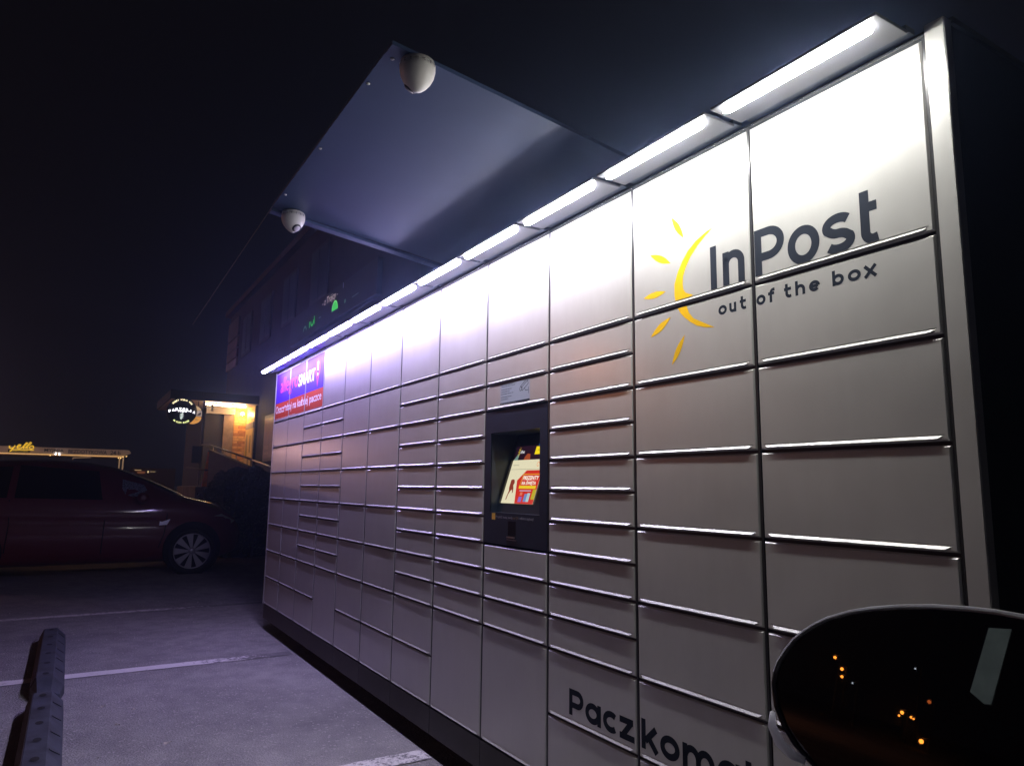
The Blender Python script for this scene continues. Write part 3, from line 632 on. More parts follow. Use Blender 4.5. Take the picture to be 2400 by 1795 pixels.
    for wy in (0, -2.5):
        for side in (1, -1):
            x = cx+.80*side; n_ = (side, 0, 0)
            bm = bmesh.new(); lathe(bm, (cx+.70*side, wy, .335), n_, [(0, .36), (.166, .365), (.168, .355), (.1685, .01)], 32); obj('wheel_arch', bm, ARC, root)
            bm = bmesh.new(); lathe(bm, (x-.1*side, wy, .305), n_, [(0, .25), (.01, .295), (.05, .303), (.15, .303), (.178, .290), (.182, .245), (.165, .235), (.160, .01)], 36); ty = obj('wheel', bm, TY, root)
            bm = bmesh.new(); lathe(bm, (x+.064*side, wy, .305), n_, [(0, .240), (.010, .238), (.012, .228), (.004, .226), (.003, .0001)], 36); obj('rim', bm, mat('rim_shadow', (.02, .02, .022), .6) if 'rim_shadow' not in bpy.data.materials else bpy.data.materials['rim_shadow'], ty)
            bm = bmesh.new(); lathe(bm, (x+.068*side, wy, .305), n_, [(0, .238), (.012, .237), (.0125, .224), (0, .222)], 36)
            obj('rim_edge', bm, RIM, ty)
            for k in range(9):
                a = 2*math.pi*k/9+.35; bm = bmesh.new()
                def q(r, da): return (x+.070*side, wy+r*math.cos(a+da), .305+r*math.sin(a+da))
                prism(bm, [q(.040, -.30), q(.225, -.20), q(.225, .20), q(.040, .30)], (.010*side, 0, 0)); obj('wheel_spoke', bm, RIM, ty)
            bm = bmesh.new(); lathe(bm, (x+.070*side, wy, .305), n_, [(0, .045), (.014, .042), (.018, .02), (.018, .001)], 20); obj('hub_cap', bm, RIM, ty)
    return root
car_build()

# ---------------------------------------------------------------- hedge
def hedge():
    h = thing('hedge', 'dense dark clipped hedge behind the car and the far end of the locker', 'hedge', (-6.9, 1.5, 0))
    LF = mat('hedge_leaf', (.020, .035, .016), .6, var=.5, vscale=3)
    bm = bmesh.new()
    for i in range(9000):
        y = random.uniform(.42, 2.5); x = -6.22-random.random()**2*1.0; top = 1.46+.03*math.sin(y*7)+.03*math.sin(y*17+x*5)
        if y < .75: top *= .70+.9*(y-.42)
        z = random.uniform(.05, top) if random.random() < .6 else top-random.random()**2*.22
        p = Vector((x, y, z)); s = random.uniform(.02, .042)
        a = Vector((random.uniform(-1, 1), random.uniform(-1, 1), random.uniform(-1, 1))).normalized(); b_ = a.orthogonal().normalized()
        v = [bm.verts.new(p+a*s), bm.verts.new(p+b_*s*.5), bm.verts.new(p-a*s), bm.verts.new(p-b_*s*.5)]; bm.faces.new(v)
    o = obj('foliage', bm, LF, h); o['kind'] = 'stuff'
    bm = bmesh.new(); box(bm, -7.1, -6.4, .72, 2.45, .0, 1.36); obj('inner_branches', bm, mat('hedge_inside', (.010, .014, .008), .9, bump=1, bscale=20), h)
    hw = mat('hedge_wood', (.04, .03, .02), .9)
    for y in (.8, 1.2, 1.6, 2.0, 2.4):
        bm = bmesh.new(); tube(bm, [(-6.35, y, 0), (-6.34, y+.04, .5)], [.03, .02], 6); obj('stem', bm, hw, h)
hedge()

# ---------------------------------------------------------------- shop building behind
YF = 2.544
WALL = mat('brown_render', (.024, .014, .013), .85, var=.25, vscale=2.5, bump=.5, bscale=40)
DARKG = mat('dark_window', (.008, .007, .009), .4, spec=.2)
bl = thing('building', 'two-storey shop building with a dark brown facade behind the locker', 'building', (-10, 6, 0))
obj('wall', B(-17.9, -2.7, YF, 10, 0, 6.62), WALL, bl)
obj('roof', B(-18.1, -2.55, YF-.15, 10.1, 6.63, 6.80), mat('roof_edge', (.05, .025, .02), .8), bl)
for x in (-15.0, -12.6, -10.2, -7.8):
    f = obj('window', B(x-.62, x+.62, YF-.03, YF-.002, 4.95, 6.15), mat('window_frame_brown', (.018, .012, .012), .6) if x == -15.0 else bpy.data.materials['window_frame_brown'], bl)
    for s in (-1, 1): obj('pane', B(x+s*.30-.26, x+s*.30+.26, YF-.036, YF-.0305, 5.02, 6.08), DARKG, f)
obj('annex_wall', B(-17.9, -14.24, 1.455, YF-.001, 0, 3.28), mat('annex_dark', (.03, .028, .03), .8), bl)
SOFF = mat('porch_soffit', (.62, .42, .30), .6, var=.08, vscale=5)
obj('porch_roof', B(-16.2, -12.9, .43, YF-.002, 3.302, 3.52), [mat('porch_roof_dark', (.03, .025, .025), .8)], bl)
obj('soffit', B(-16.15, -12.93, .46, YF-.004, 3.292, 3.300), SOFF, bl)
obj('porch_beam', B(-14.235, -14.12, 1.46, 2.20, 3.10, 3.29), mat('beam_cream', (.60, .50, .40), .6), bl)
obj('porch_wall', B(-14.238, -14.19, 1.93, 2.185, 0.9, 3.098), mat('porch_render_grey', (.24, .17, .13), .8, var=.15), bl)
BR = [mat('brick_%s' % n, c, .75, var=.15, vscale=12) for n, c in (('light', (.66, .36, .13)), ('tan', (.58, .28, .09)), ('dark', (.42, .17, .05)), ('orange', (.62, .31, .09)))]
obj('pillar_core', B(-14.238, -14.20, 2.187, YF-.003, .9, 3.29), mat('mortar', (.40, .24, .13), .9), bl)
ms = {}
z = 1.2; row = 0
while z < 3.24:
    cuts = [2.19, 2.19+(.215 if row % 2 else .12), 2.54]
    for a, b_ in zip(cuts, cuts[1:]):
        m_ = random.choice(BR); key = (round(b_-a, 3), m_.name)
        if key not in ms:
            t_ = B(-.012, .012, .003, b_-a-.003, .004, .064); me = bpy.data.meshes.new('brick'); t_.to_mesh(me); t_.free(); me.materials.append(m_); ms[key] = me
        obj('brick', None, None, bl, mesh=ms[key], loc=(-14.186+random.uniform(-.004, .004), a, z))
    z += .070; row += 1
z = 1.2
SB = [mat('stone_%s' % n, c, .85, var=.2, vscale=9) for n, c in (('grey', (.20, .18, .15)), ('brown', (.13, .10, .08)))]
ms2 = []
for m_ in SB:
    t_ = B(0, .17, -.018, 0, .004, .082); me = bpy.data.meshes.new('stone'); t_.to_mesh(me); t_.free(); me.materials.append(m_); ms2.append(me)
while z < 3.2:
    obj('stone', None, None, bl, mesh=random.choice(ms2), loc=(-13.15, YF-.002, z)); z += .088
YD = mat('yellow_door_paint', (.80, .56, .20), .5, var=.05)
dr = obj('door', B(-14.15, -13.19, YF-.04, YF-.003, 1.0, 2.70), YD, bl)
dk = mat('door_glass', (.30, .20, .07), .3)
for a in ((-13.98, -13.84, 1.95, 2.55), (-13.55, -13.44, 2.05, 2.52), (-13.72, -13.55, 1.15, 1.95)): obj('door_pane', B(a[0], a[1], YF-.046, YF-.0405, a[2], a[3]), dk, dr)
obj('transom', B(-14.15, -13.19, YF-.045, YF-.003, 2.702, 2.86), mat('transom_grey', (.32, .28, .26), .6), bl)
obj('fanlight', B(-14.15, -13.19, YF-.03, YF-.003, 2.862, 3.285), YD, bl)
obj('landing', B(-14.2, -11.0, .9, YF-.005, 0, 1.15), mat('concrete', (.22, .20, .18), .9, var=.2, vscale=4, bump=.4), bl)
bm = bmesh.new(); prism(bm, [(-12.5, 1.36, 0), (-7.8, 1.36, 0), (-7.8, 1.36, 1.55), (-12.5, 1.36, 2.05)], (0, .08, 0)); obj('ramp_parapet', bm, mat('parapet_render', (.08, .06, .05), .9, var=.2), bl)
bm = bmesh.new(); prism(bm, [(-12.62, 1.20, .6), (-12.62, 1.42, .6), (-12.62, 1.40, 2.0), (-12.62, 1.35, 2.0)], (.04, 0, 0)); obj('parapet_end', bm, mat('orange_light_on_render', (.62, .16, .04), .8, var=.3, vscale=6), bl)  # orange lamplight put into the colour and shape of this wall piece
obj('porch_post', B(-12.93, -12.89, 1.20, 1.235, 0, 3.29), mat('post_dark_steel', (.06, .05, .05), .5, .5), bl)
RAIL = mat('handrail_steel', (.55, .48, .42), .3, .8)
bm = bmesh.new(); tube(bm, [(-12.53, 1.18, 2.166), (-12.53, 1.38, 2.166), (-7.7, 1.40, 1.68)], .018, 8); obj('handrail', bm, RAIL, bl)
bm = bmesh.new(); tube(bm, [(-12.45, 2.38, 1.83), (-9.6, 2.38, 1.54)], .018, 8); obj('handrail', bm, RAIL, bl)
for x, y, z in ((-12.50, 1.40, 2.15), (-11.0, 1.40, 2.0), (-9.5, 1.40, 1.85), (-8.0, 1.40, 1.70)):
    bm = bmesh.new(); tube(bm, [(x, y+.05, .0), (x, y+.05, z)], .012, 6); obj('rail_post', bm, RAIL, bl)
obj('dark_panel', B(-12.60, -12.57, .98, 1.20, 1.72, 2.13), VOID, bl)
bm = bmesh.new(); tube(bm, [(-12.3, .85, 1.60), (-9.9, .95, 1.50)], .022, 6); obj('ramp_rail', bm, mat('ramp_rail_dark', (.05, .03, .02), .6), bl)
obj('drain_pipe', B(-12.94, -12.90, YF-.06, YF-.004, 1.2, 3.26), VOID, bl)
pl = obj('poster_frame', B(-11.84, -10.6, YF-.05, YF-.003, 1.78, 2.90), mat('poster_frame_grey', (.20, .16, .14), .6), bl)
obj('poster', B(-11.76, -10.68, YF-.056, YF-.0505, 1.86, 2.82), mat('poster_dark_red', (.12, .022, .018), .35, var=.3, vscale=4), pl)
bm = bmesh.new(); PW = Plane((0, YF-.058, 0), (1, 0, 0)); merge(bm, text_bm(PW, 'WINA', -11.70, -11.3, 2.05, 2.16, 0)); merge(bm, text_bm(PW, 'ŚWIATA', -11.70, -11.25, 1.93, 2.02, 0)); obj('lettering', bm, mat('poster_print', (.45, .30, .20), .6), pl)
# advert panels high on the far corner of the facade
for i, (z0, z1, c) in enumerate(((5.75, 6.35, (.06, .035, .025)), (5.38, 5.70, (.13, .07, .05)), (5.08, 5.34, (.10, .022, .016)), (4.80, 5.04, (.20, .11, .07)))):
    obj('advert_panel', B(-17.85, -16.2, YF-.06, YF-.004, z0, z1), mat('advert_panel_%d' % i, c, .6, var=.35, vscale=3), bl)
# shop sign lettering
sg = thing('shop_sign', 'long dark fascia sign with cut-off green letters above the row of tubes', 'sign', (-6.8, YF-.08, 4.1))
obj('sign_board', B(-9.6, -4.2, YF-.10, YF-.005, 4.28, 4.90), mat('sign_board_dark', (.014, .012, .016), .7), sg)
SP = Plane((0, YF-.103, 0), (1, 0, 0))
GRN = emit('green_letter_glow', (.02, .55, .03), .9, False); GRD = emit('green_letter_dim', (.06, .30, .09), .6, False)
WGL = emit('white_letter_glow', (.62, .48, .50), .8, False)
bm = bmesh.new(); ribbon(bm, SP, arc(-8.38, 4.43, .11, .085, 0, 180, 10), .04, 0); obj('letter', bm, GRD, sg)
bm = bmesh.new(); ribbon(bm, SP, [(-8.04, 4.43), (-8.04, 4.56)], .05, 0); ribbon(bm, SP, arc(-7.85, 4.55, .10, .10, 180, 360, 8), .045, .001); ribbon(bm, SP, [(-7.70, 4.45), (-7.70, 4.62)], .05, .002); obj('letter', bm, GRN, sg)
bm = bmesh.new(); poly(bm, SP, arc(-6.37, 4.46, .165, .17, 0, 180, 14)); obj('letter', bm, GRN, sg)
bm = bmesh.new(); ribbon(bm, SP, arc(-6.37, 4.46, .17, .175, 0, 180, 14), .022, .001); obj('letter', bm, emit('green_letter_rim', (.25, .8, .22), 1, False), sg)
bm = bmesh.new(); poly(bm, SP, arc(-5.78, 4.505, .045, .04, 0, 330, 11)); obj('letter', bm, GRD, sg)
bm = bmesh.new(); rect(bm, SP, -5.40, -5.06, 4.485, 4.498); rect(bm, SP, -7.38, -7.26, 4.50, 4.52); obj('letter', bm, emit('green_line_dim', (.10, .20, .16), .5, False), sg)
bm = text_bm(SP, '- z Trójcy -', -7.18, -6.22, 4.655, 4.825, .001, shear=.15); obj('lettering', bm, WGL, sg)
bm = bmesh.new(); rect(bm, SP, -5.93, -5.905, 4.78, 4.88); obj('letter', bm, emit('pale_bar_glow', (.3, .3, .5), .7, False), sg)
# fluorescent tube under the porch soffit
tb = thing('tube_lamp', 'bare white fluorescent tube under the porch soffit left of the brick pillar', 'lamp', (-13.0, 1.75, 3.26))
bm = bmesh.new(); tube(bm, [(-13.0, 1.27, 3.225), (-13.0, 2.24, 3.225)], .020, 8); obj('tube', bm, emit('warm_white_tube', (1.0, .80, .58), 60, True), tb)
bm = bmesh.new(); box(bm, -13.02, -12.98, 1.40, 1.46, 3.06, 3.24); obj('lamp_bracket', bm, mat('cream_bracket', (.7, .62, .4), .5), tb)
bm = bmesh.new(); tube(bm, [(-13.0, 1.24+.2*0, 3.12), (-13.0, 1.36, 3.20), (-13.0, 1.5, 3.22), (-13.0, 1.70, 3.17), (-13.0, 1.9, 3.17), (-13.0, 2.08, 3.22)], .006, 6); obj('cable', bm, bpy.data.materials['cream_bracket'], tb)
# a second, yellow lamp over the porch door
yl = thing('wall_lamp', 'small orange lamp at the top of the brick pillar beside the yellow door', 'lamp', (-14.1, 2.42, 3.12))
bm = bmesh.new(); lathe(bm, (-13.98, 2.36, 3.16), (0, 0, -1), [(0, .01), (.01, .03), (.05, .035), (.07, .02)], 12); obj('lamp_head', bm, emit('sodium_lamp_glow', (1.0, .60, .22), 480, True), yl)
bm = bmesh.new(); tube(bm, [(-14.17, 2.36, 3.20), (-13.98, 2.36, 3.20), (-13.98, 2.36, 3.165)], .008, 6); obj('lamp_arm', bm, BLACKPL, yl)
# orange light added behind the hedge for the glow on the ramp wall
gl = thing('added_glow_lamp', 'added orange lamp, unseen behind the hedge, lighting the end of the ramp wall', 'lamp', (-12.15, .95, 1.0))
bm = bmesh.new(); lathe(bm, (-12.15, .95, 1.0), (0, 0, 1), [(0, .02), (.02, .035), (.06, .02)], 10); obj('lamp_head', bm, emit('orange_lamp_glow', (1, .25, .03), 22, True), gl)

# round wine shop sign
rs = thing('round_sign', 'round black sign with glowing white FAKTORIA WIN lettering on the porch', 'sign', (-12.86, .70, 2.6))
bm = bmesh.new(); lathe(bm, (-12.92, .71, 2.99), (1, 0, 0), [(0, .345), (.10, .345), (.10, .001)], 40); obj('sign_disc', bm, mat('sign_black', (.008, .008, .010), .4), rs)
bm = bmesh.new(); tube(bm, [(-13.0, .75, 3.29), (-12.87, .72, 3.29)], .015, 6); obj('sign_arm', bm, BLACKPL, rs)
RP = Plane((-12.815, .71, 2.99), (0, 1, 0))
SW = emit('sign_white_glow', (.95, .92, 1.0), 4.0, False); SY = emit('sign_cream_glow', (1.0, .86, .50), 2.6, False); SYG = emit('sign_lime_glow', (.85, .90, .35), 2.4, False)
def arc_text(s, rad, a0, a1, hgt, m, inward=False, wd=None):
    n = len(s)
    big = bmesh.new()
    for i, ch in enumerate(s):
        if ch == ' ': continue
        a = R3(a0+(a1-a0)*(i+.5)/n); up = Vector((0, math.cos(a), math.sin(a))); 
        if inward: up = -up
        c = RP.p(math.cos(a)*rad, math.sin(a)*rad)
        uu = Vector((0, up.z, -up.y)); pl_ = Plane(c, uu, up); ww = wd or hgt*.55
        merge(big, text_bm(pl_, ch, -ww/2 if ch != 'I' else -.006, ww/2 if ch != 'I' else .006, -hgt/2, hgt/2, 0, bold=.03))
    return obj('lettering', big, m, rs)
arc_text('DOBRY WYBÓR WIN', .285, 142, 40, .042, SY, wd=.026)
arc_text('NA KAŻDĄ OKAZJĘ', .285, 232, 308, .040, SYG, True, wd=.020)
# FAKTORIA on a shallow arch
big = bmesh.new()
for i, ch in enumerate('FAKTORIA'):
    u = -.275+i*.0785; vv = .085-.55*u*u*1.6; sl = -u*.9
    pl_ = Plane(RP.p(u, vv-.03), (0, math.cos(sl), math.sin(sl)), (0, -math.sin(sl), math.cos(sl)))
    merge(big, text_bm(pl_, ch, -.026 if ch != 'I' else -.006, .026 if ch != 'I' else .006, -.027, .030, 0, bold=.035))
obj('lettering', big, SW, rs)
bm = text_bm(RP, 'WIN', -.105, .10, -.02, .028, 0, bold=.03); rect(bm, RP, -.215, -.135, -.002, .008); rect(bm, RP, .135, .215, .003, .013); obj('lettering', bm, SW, rs)
bm = bmesh.new(); ribbon(bm, RP, [(.0, -.04), (.03, -.06), (-.03, -.085), (.035, -.11), (-.033, -.135), (.028, -.155), (-.02, -.172), (.0, -.205)], .018, 0); obj('emblem', bm, emit('corkscrew_glow', (.75, .85, .80), 1.3, False), rs)
# second sign behind
s2 = thing('hanging_sign', 'cream and orange rounded sign half hidden behind the round black sign', 'sign', (-13.0, 1.0, 2.6))
SP2 = Plane((-12.97, 0, 0), (0, 1, 0))
for z0, z1, m_ in ((3.055, 3.165, emit('sign_cream_panel', (.80, .52, .28), .75, False)), (2.90, 3.04, emit('sign_pale_panel', (.62, .46, .40), .7, False)), (2.70, 2.885, emit('sign_orange_panel', (.85, .38, .08), .8, False))):
    pts = []
    for i in range(13):
        zz = z0+(z1-z0)*i/12; e = ((zz-2.935)/.245); pts.append((.93+.26*math.sqrt(max(0.02, 1-abs(e)**3)), zz))
    pts += [(.93, z1), (.93, z0)]
    bm = bmesh.new(); prism(bm, [SP2.p(a, b_) for a, b_ in pts], (-.03, 0, 0)); obj('sign_panel', bm, m_, s2)
bm = bmesh.new(); poly(bm, SP2, [(1.07, 2.92), (1.17, 3.02), (1.17, 2.92)], .002); poly(bm, SP2, arc(1.07, 2.83, .03, .03, 180, 360, 6), .002); obj('sign_mark', bm, mat('violet_mark', (.3, .27, .4), .5), s2)
bm = bmesh.new(); tube(bm, [(-12.985, 1.1, 3.16), (-12.985, 1.1, 3.29)], .012, 6); obj('sign_arm', bm, BLACKPL, s2)

# ---------------------------------------------------------------- car wash far away
cw = thing('car_wash', 'long low car wash canopy with a pale lit fascia beyond the red car', 'car wash', (-60, -4, 0))
obj('fascia', B(-60.3, -60, -9.5, 2.10, 3.40, 3.88), emit('fascia_glow', (.55, .36, .26), .14, False, (.5, .4, .3)), cw)  # light of nearby lamps on the fascia is put in as emission
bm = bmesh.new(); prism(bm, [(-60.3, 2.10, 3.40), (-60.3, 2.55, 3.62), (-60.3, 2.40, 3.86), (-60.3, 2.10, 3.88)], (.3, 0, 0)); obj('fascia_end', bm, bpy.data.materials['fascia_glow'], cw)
obj('lamplit_soffit', B(-60.1, -59.95, -9.5, 2.0, 3.30, 3.37), emit('soffit_light_paint', (1, .55, .20), 1.1, False), cw)  # soffit lit by lamps, its orange light put in as emission
obj('canopy_underside', B(-64, -60.1, -9.5, 2.1, 3.22, 3.29), mat('underside_brown', (.12, .07, .05), .8), cw)
CP_ = Plane((-59.97, 0, 0), (0, 1, 0))
BK = mat('fascia_print', (.01, .008, .008), .6)
obj('lettering', text_bm(CP_, 'MYJNIA', -3.45, -2.15, 3.46, 3.79, 0, bold=.02), BK, cw)
obj('lettering', text_bm(CP_, 'BEZDOTYKOWA', -1.85, .82, 3.46, 3.79, 0, bold=.02), BK, cw)
obj('lettering', text_bm(CP_, '24 h', 1.05, 1.78, 3.46, 3.79, 0, bold=.02), BK, cw)
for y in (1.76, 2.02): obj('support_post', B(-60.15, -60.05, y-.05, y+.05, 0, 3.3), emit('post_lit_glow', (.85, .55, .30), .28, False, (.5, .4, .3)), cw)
for y, z, r in ((-2.66, 3.46, .05), (-2.44, 3.46, .05), (-2.68, 3.36, .06), (-2.42, 3.35, .06)):
    bm = bmesh.new(); lathe(bm, (-59.9, y, z), (1, 0, 0), [(0, r), (.05, r), (.06, .001)], 10); obj('lamp', bm, emit('white_flood_glow', (.95, .95, 1), 5, False) if 'white_flood_glow' not in bpy.data.materials else bpy.data.materials['white_flood_glow'], cw)
for y, z in ((-3.02, 3.26), (1.83, 3.20), (1.98, 3.33), (2.22, 3.36), (1.65, 3.21)):
    bm = bmesh.new(); lathe(bm, (-59.9, y, z), (1, 0, 0), [(0, .04), (.05, .04), (.06, .001)], 8); obj('lamp', bm, emit('yellow_spot_glow', (1, .6, .2), 3, False) if 'yellow_spot_glow' not in bpy.data.materials else bpy.data.materials['yellow_spot_glow'], cw)
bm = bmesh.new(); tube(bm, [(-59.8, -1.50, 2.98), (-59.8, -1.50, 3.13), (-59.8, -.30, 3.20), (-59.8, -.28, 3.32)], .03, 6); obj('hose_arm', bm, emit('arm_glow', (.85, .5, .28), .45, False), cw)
ys = thing('yellow_sign', 'glowing yellow handwritten yello sign on the car wash fascia', 'sign', (-59.8, -5, 3.4))
YP = Plane((-59.8, 0, 0), (0, 1, 0), (0, .12, 1))
YG = emit('yellow_sign_glow', (1, .58, .03), 1.3, False)
bm = bmesh.new(); k = [0]
def yl_(pts, wd=.10, cl=False): k[0] += 1; ribbon(bm, YP, pts, wd*.72, .002*k[0], cl)
yb = YP.o.y
def off(pts): return [(a, b_) for a, b_ in pts]
VV = lambda z: z   # v measured along the leaning axis
yl_([(-6.15, 3.95), (-6.12, 3.78), (-5.98, 3.72), (-5.86, 3.82), (-5.80, 3.98)]); yl_([(-5.80, 3.98), (-5.92, 3.66), (-6.04, 3.48)])
yl_([(-5.66, 3.84), (-5.50, 3.92), (-5.46, 4.02), (-5.56, 4.04), (-5.66, 3.92), (-5.62, 3.76), (-5.48, 3.72), (-5.36, 3.80)], .09)
yl_([(-5.36, 3.78), (-5.14, 4.22), (-5.06, 4.18), (-5.26, 3.82), (-5.20, 3.72)], .08); yl_([(-5.14, 3.78), (-4.90, 4.26), (-4.82, 4.20), (-5.04, 3.84), (-4.98, 3.72)], .08)
yl_(arc(-4.74, 3.86, .13, .13, 0, 345, 12), .085, True)
yl_([(-5.9, 3.64), (-4.55, 3.66)], .07)
obj('lettering', bm, YG, ys).location.y += -.0
bm = bmesh.new(); rect(bm, CP_, -5.75, -4.35, 3.42, 3.64, .12); obj('sign_plate', bm, mat('dark_plate', (.02, .015, .01), .6), ys)
obj('lettering', text_bm(CP_, 'KÄRCHER', -5.65, -4.45, 3.46, 3.61, .13, bold=.02), emit('plate_letter_glow', (.8, .5, .1), .5, False), ys)
for o_ in list(ys.children): 
    if o_.name.startswith('lettering') or o_.name.startswith('sign_plate'): pass
# lit windows of a far house
fh = thing('far_house', 'tiny far house with orange and white lit windows right of the car wash', 'house', (-64, 4.5, 0))
obj('wall', B(-66, -62, 2.9, 6.2, 0, 2.5), mat('far_house_wall', (.10, .06, .045), .9), fh)
for y0, y1, z0, z1, c, s in ((3.05, 3.55, 2.28, 2.34, (.9, .6, .3), .6), (3.25, 3.85, 2.02, 2.22, (.45, .15, .06), .35), (4.02, 4.12, 2.10, 2.26, (1, .75, .35), 1.1), (4.22, 4.62, 2.16, 2.24, (.7, .5, .25), .35)):
    obj('window', B(-61.99, -61.95, y0, y1, z0, z1), emit('far_window_glow_%d' % int(y0*100), c, s, False), fh)

# overhead wire
bm = bmesh.new(); A_ = CAM+ray(452, 760)*30; B_ = CAM+ray(640, 482)*16; C_ = B_+(B_-A_)*.10
tube(bm, [A_, B_, C_], .010, 5)
tag(obj('overhead_cable', bm, mat('grey_cable', (.30, .28, .30), .6)), 'thin grey overhead cable running down from behind the canopy corner', 'cable')

# ---------------------------------------------------------------- viewer's car: wing mirror
vc = thing('wing_mirror_car', 'silver car at the lower right whose black wing mirror shows orange street lights', 'car', (6.4, -1.2, 0))
dc = ray(2050, 1600)
rdir = Vector((-.60, -.80, .035)).normalized(); nrm = (rdir-dc).normalized()
mp = CAM+dc*.46
def mpt(px, py, back=0.0):
    d = ray(px, py); t = (mp-CAM).dot(nrm)/d.dot(nrm); return CAM+d*t-nrm*back
outl = [(1809, 1600), (1814, 1575), (1824, 1550), (1840, 1525), (1860, 1500), (1884, 1480), (1910, 1464), (1940, 1450), (1990, 1436), (2040, 1428), (2100, 1424), (2180, 1423), (2260, 1428), (2330, 1436), (2400, 1449),
        (2500, 1476), (2590, 1520), (2650, 1590), (2672, 1670), (2660, 1760), (2610, 1860), (2520, 1940), (2400, 1990), (2270, 2000), (2140, 1970), (2030, 1900), (1950, 1840), (1900, 1790), (1860, 1745), (1833, 1700), (1816, 1655)]
cen = mpt(2230, 1690)
def ring_at(scale, back): return [cen+(mpt(*q)-cen)*scale-nrm*back for q in outl]
MG = mat('mirror_glass_dark', (.20, .20, .21), .012, 1.0)
MB = mat('mirror_black_trim', (.012, .012, .014), .4); MS = mat('mirror_silver_cap', (.50, .50, .53), .32, .6)
bm = bmesh.new(); rr = [[bm.verts.new(p) for p in ring_at(s, b_)] for s, b_ in ((1.0, .004), (1.005, .0), (1.012, .004), (1.016, .012))]
for i in range(3):
    for k2 in range(len(outl)):
        f = bm.faces.new((rr[i][k2], rr[i][(k2+1) % len(outl)], rr[i+1][(k2+1) % len(outl)], rr[i+1][k2])); f.smooth = True
bmesh.ops.recalc_face_normals(bm, faces=bm.faces)
hs = [[bm.verts.new(p) for p in ring_at(s, b_)] for s, b_ in ((1.014, .009), (1.034, .016), (1.01, .05), (.86, .085), (.55, .105), (.2, .112))]
for i in range(5):
    for k2 in range(len(outl)):
        f = bm.faces.new((hs[i][k2], hs[i][(k2+1) % len(outl)], hs[i+1][(k2+1) % len(outl)], hs[i+1][k2])); f.smooth = True
bm.faces.new(hs[-1]); bmesh.ops.recalc_face_normals(bm, faces=bm.faces)
hou = obj('mirror_housing', bm, MS, vc)
bm = bmesh.new(); bm.faces.new([bm.verts.new(p) for p in ring_at(.996, .003)]); obj('mirror_glass', bm, MG, hou)
# pale lower lip of the housing
PALE = mat('pale_lip', (.85, .85, .88), .5); _n = PALE.node_tree; _t = _n.nodes.new('ShaderNodeBsdfTranslucent'); _t.inputs[0].default_value = (.85, .87, .92, 1)
_m = _n.nodes.new('ShaderNodeMixShader'); _m.inputs[0].default_value = .65; _n.links.new(_n.nodes['Principled BSDF'].outputs[0], _m.inputs[1]); _n.links.new(_t.outputs[0], _m.inputs[2])
_n.links.new(_m.outputs[0], _n.nodes['Material Output'].inputs['Surface'])
bm = bmesh.new(); tube(bm, [mpt(1808, 1668, .001), mpt(1815, 1700, -.002), mpt(1836, 1740, -.003), mpt(1862, 1768, -.002), mpt(1884, 1782, .001)], [.0016, .0026, .0030, .0028, .0022], 10); obj('housing_lip', bm, PALE, hou)
rim_pts = [cen+(mpt(*q)-cen)*1.012-nrm*.002 for q in outl[1:16]]
bm = bmesh.new(); tube(bm, rim_pts, .0013, 8); obj('housing_rim', bm, PALE, hou)
e0 = cen-nrm*.05
bm = bmesh.new(); tube(bm, [e0+Vector((.06, .0, -.02)), Vector((e0.x+.14, e0.y-.01, .86)), Vector((e0.x+.22, e0.y-.03, .80))], [.03, .025, .03], 10); obj('mirror_arm', bm, MB, vc)
yd = e0.y-.02
obj('door_panel', B(5.72, 7.3, yd-.02, yd+.05, .22, .80, bev=.02), MS, vc)
# pale slab added out of view, shaped to give the strip in the mirror
def refl(px, py, dist):
    d = ray(px, py); p = mpt(px, py); r = d-nrm*2*d.dot(nrm); return p+r*dist
bm = bmesh.new(); prism(bm, [refl(2312, 1470, .9), refl(2366, 1473, .9), refl(2318, 1650, .9), refl(2300, 1648, .9), refl(2268, 1620, .9)], (-.01, -.02, 0)); obj('mirrored_slab', bm, mat('pale_slab', (.46, .58, .55), .6, var=.15, vscale=30), vc)

# ---------------------------------------------------------------- street lamps behind the viewer (mirrored in glass and doors)
POLE = mat('lamp_pole_grey', (.12, .12, .12), .6)
def street_lamp(p, r, m, lab, grp):
    t = thing('street_lamp', lab, 'street lamp', (p.x, p.y, 0), grp)
    bm = bmesh.new(); tube(bm, [(p.x+.5, p.y+.1, 0), (p.x+.5, p.y+.1, p.z+.25), (p.x+.3, p.y+.06, p.z+r+.12), (p.x, p.y, p.z+r+.06)], [.07, .045, .035, .03], 6); obj('lamp_pole', bm, POLE, t)
    bm = bmesh.new(); bmesh.ops.create_uvsphere(bm, u_segments=8, v_segments=6, radius=r); bmesh.ops.translate(bm, verts=bm.verts, vec=p); obj('lamp_globe', bm, m, t)
SOD = emit('sodium_globe_glow', (1.0, .28, .03), 16, False); SODR = emit('sodium_globe_dim', (1.0, .20, .04), 2.6, False); WHT = emit('white_globe_glow', (.8, .9, 1), 4.5, False)
SODL = emit('sodium_street_light', (1.0, .53, .43), 2200, True); SODM = emit('orange_street_light', (1.0, .36, .17), 2000, True)
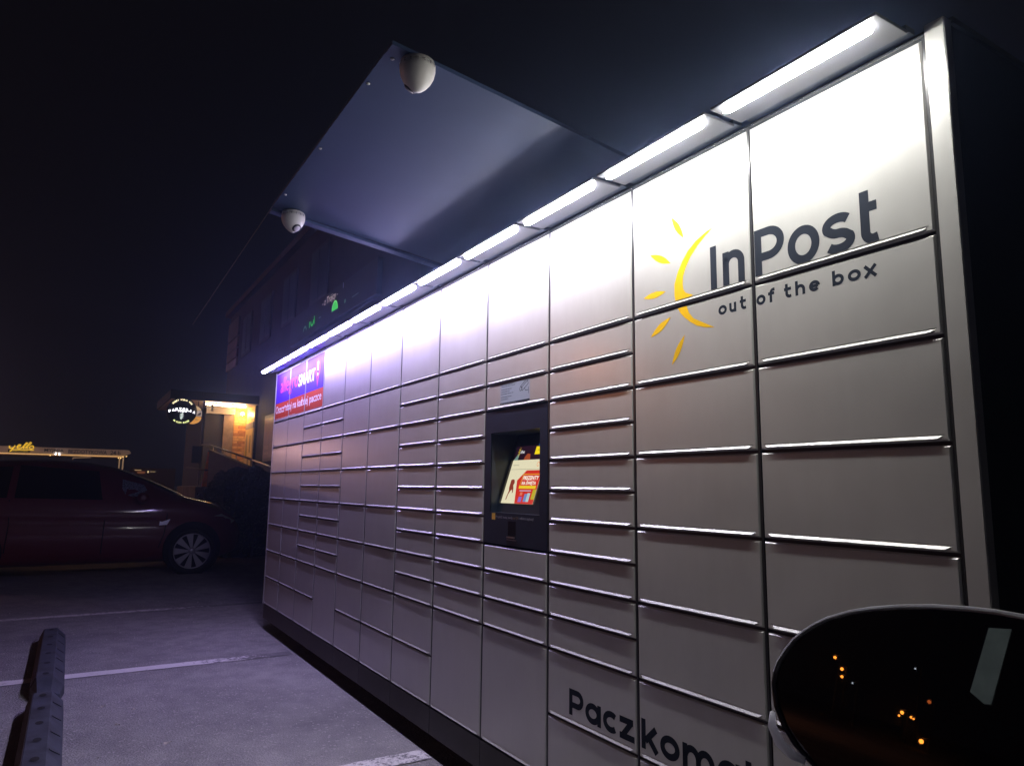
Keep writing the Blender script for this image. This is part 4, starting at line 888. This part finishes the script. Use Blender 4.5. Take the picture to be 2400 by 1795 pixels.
LLAB = ['street lamp seen as the topmost orange dot at the upper left of the wing mirror', 'street lamp seen as the middle dot of the upright trio in the wing mirror', 'street lamp seen as the lowest dot of the upright trio in the wing mirror',
        'brightest orange dot of the low cluster in the middle of the wing mirror', 'small orange dot at the lower left of the cluster in the wing mirror', 'orange dot on the right side of the cluster in the wing mirror', 'rightmost small orange dot of the cluster in the wing mirror',
        'lone orange dot nearest the bottom edge of the wing mirror', 'faint reddish dot above the cluster in the wing mirror', 'white pinprick right of the orange trio in the wing mirror', 'white pinprick in the upper middle of the wing mirror']
for (px, py, dist, r, m) in ((1957, 1540, 60, .10, SOD), (1973, 1567, 66, .12, SOD), (1973, 1585, 74, .12, SOD), (2114, 1669, 58, .11, SOD), (2107, 1676, 62, .07, SOD), (2135, 1680, 64, .08, SOD), (2141, 1684, 70, .07, SOD),
                             (2159, 1737, 50, .12, SOD), (2178, 1644, 80, .16, SODR), (1998, 1600, 60, .05, WHT), (2145, 1566, 60, .05, WHT)):
    p = refl(px, py, dist)
    if p.z < .5: p.z = .5
    street_lamp(p, r, m, LLAB.pop(0), 'street lamps seen in the mirror' if m is not WHT else 'white lamps seen in the mirror')
for (px, py, dist, kk) in ((1400, 855, 34, 1), (735, 1055, 46, 1), (2010, 1040, 24, 0)):
    if not kk: continue
    d = ray(px, py); p = CAM+d*(-CAM.y/d.y); r = Vector((d.x, -d.y, d.z)); p = p+r*dist
    street_lamp(p, .13, SODM if px == 1400 else SODL, {1400: 'tall orange street lamp across the road, mirrored as a glow beside the terminal', 735: 'orange street lamp down the road, mirrored in the far doors', 2010: 'orange street lamp nearest behind the viewer, mirrored in the near doors'}[px], None)

# ---------------------------------------------------------------- blue haze added to stand in for lens glow, in damp night air
HZ = bpy.data.materials.new('lens_glow_haze'); HZ.use_nodes = True; nt = HZ.node_tree
for n_ in list(nt.nodes):
    if n_.type == 'BSDF_PRINCIPLED': nt.nodes.remove(n_)
vp = nt.nodes.new('ShaderNodeVolumePrincipled'); vp.inputs['Color'].default_value = (.42, .55, 1.0, 1); vp.inputs['Density'].default_value = .0065; vp.inputs['Anisotropy'].default_value = .84
nt.links.new(vp.outputs['Volume'], [n_ for n_ in nt.nodes if n_.type == 'OUTPUT_MATERIAL'][0].inputs['Volume'])
hz = obj('haze', B(-100, 40, -110, 40, -1, 24), HZ, loc=(0, 0, 0)); stuff(hz);
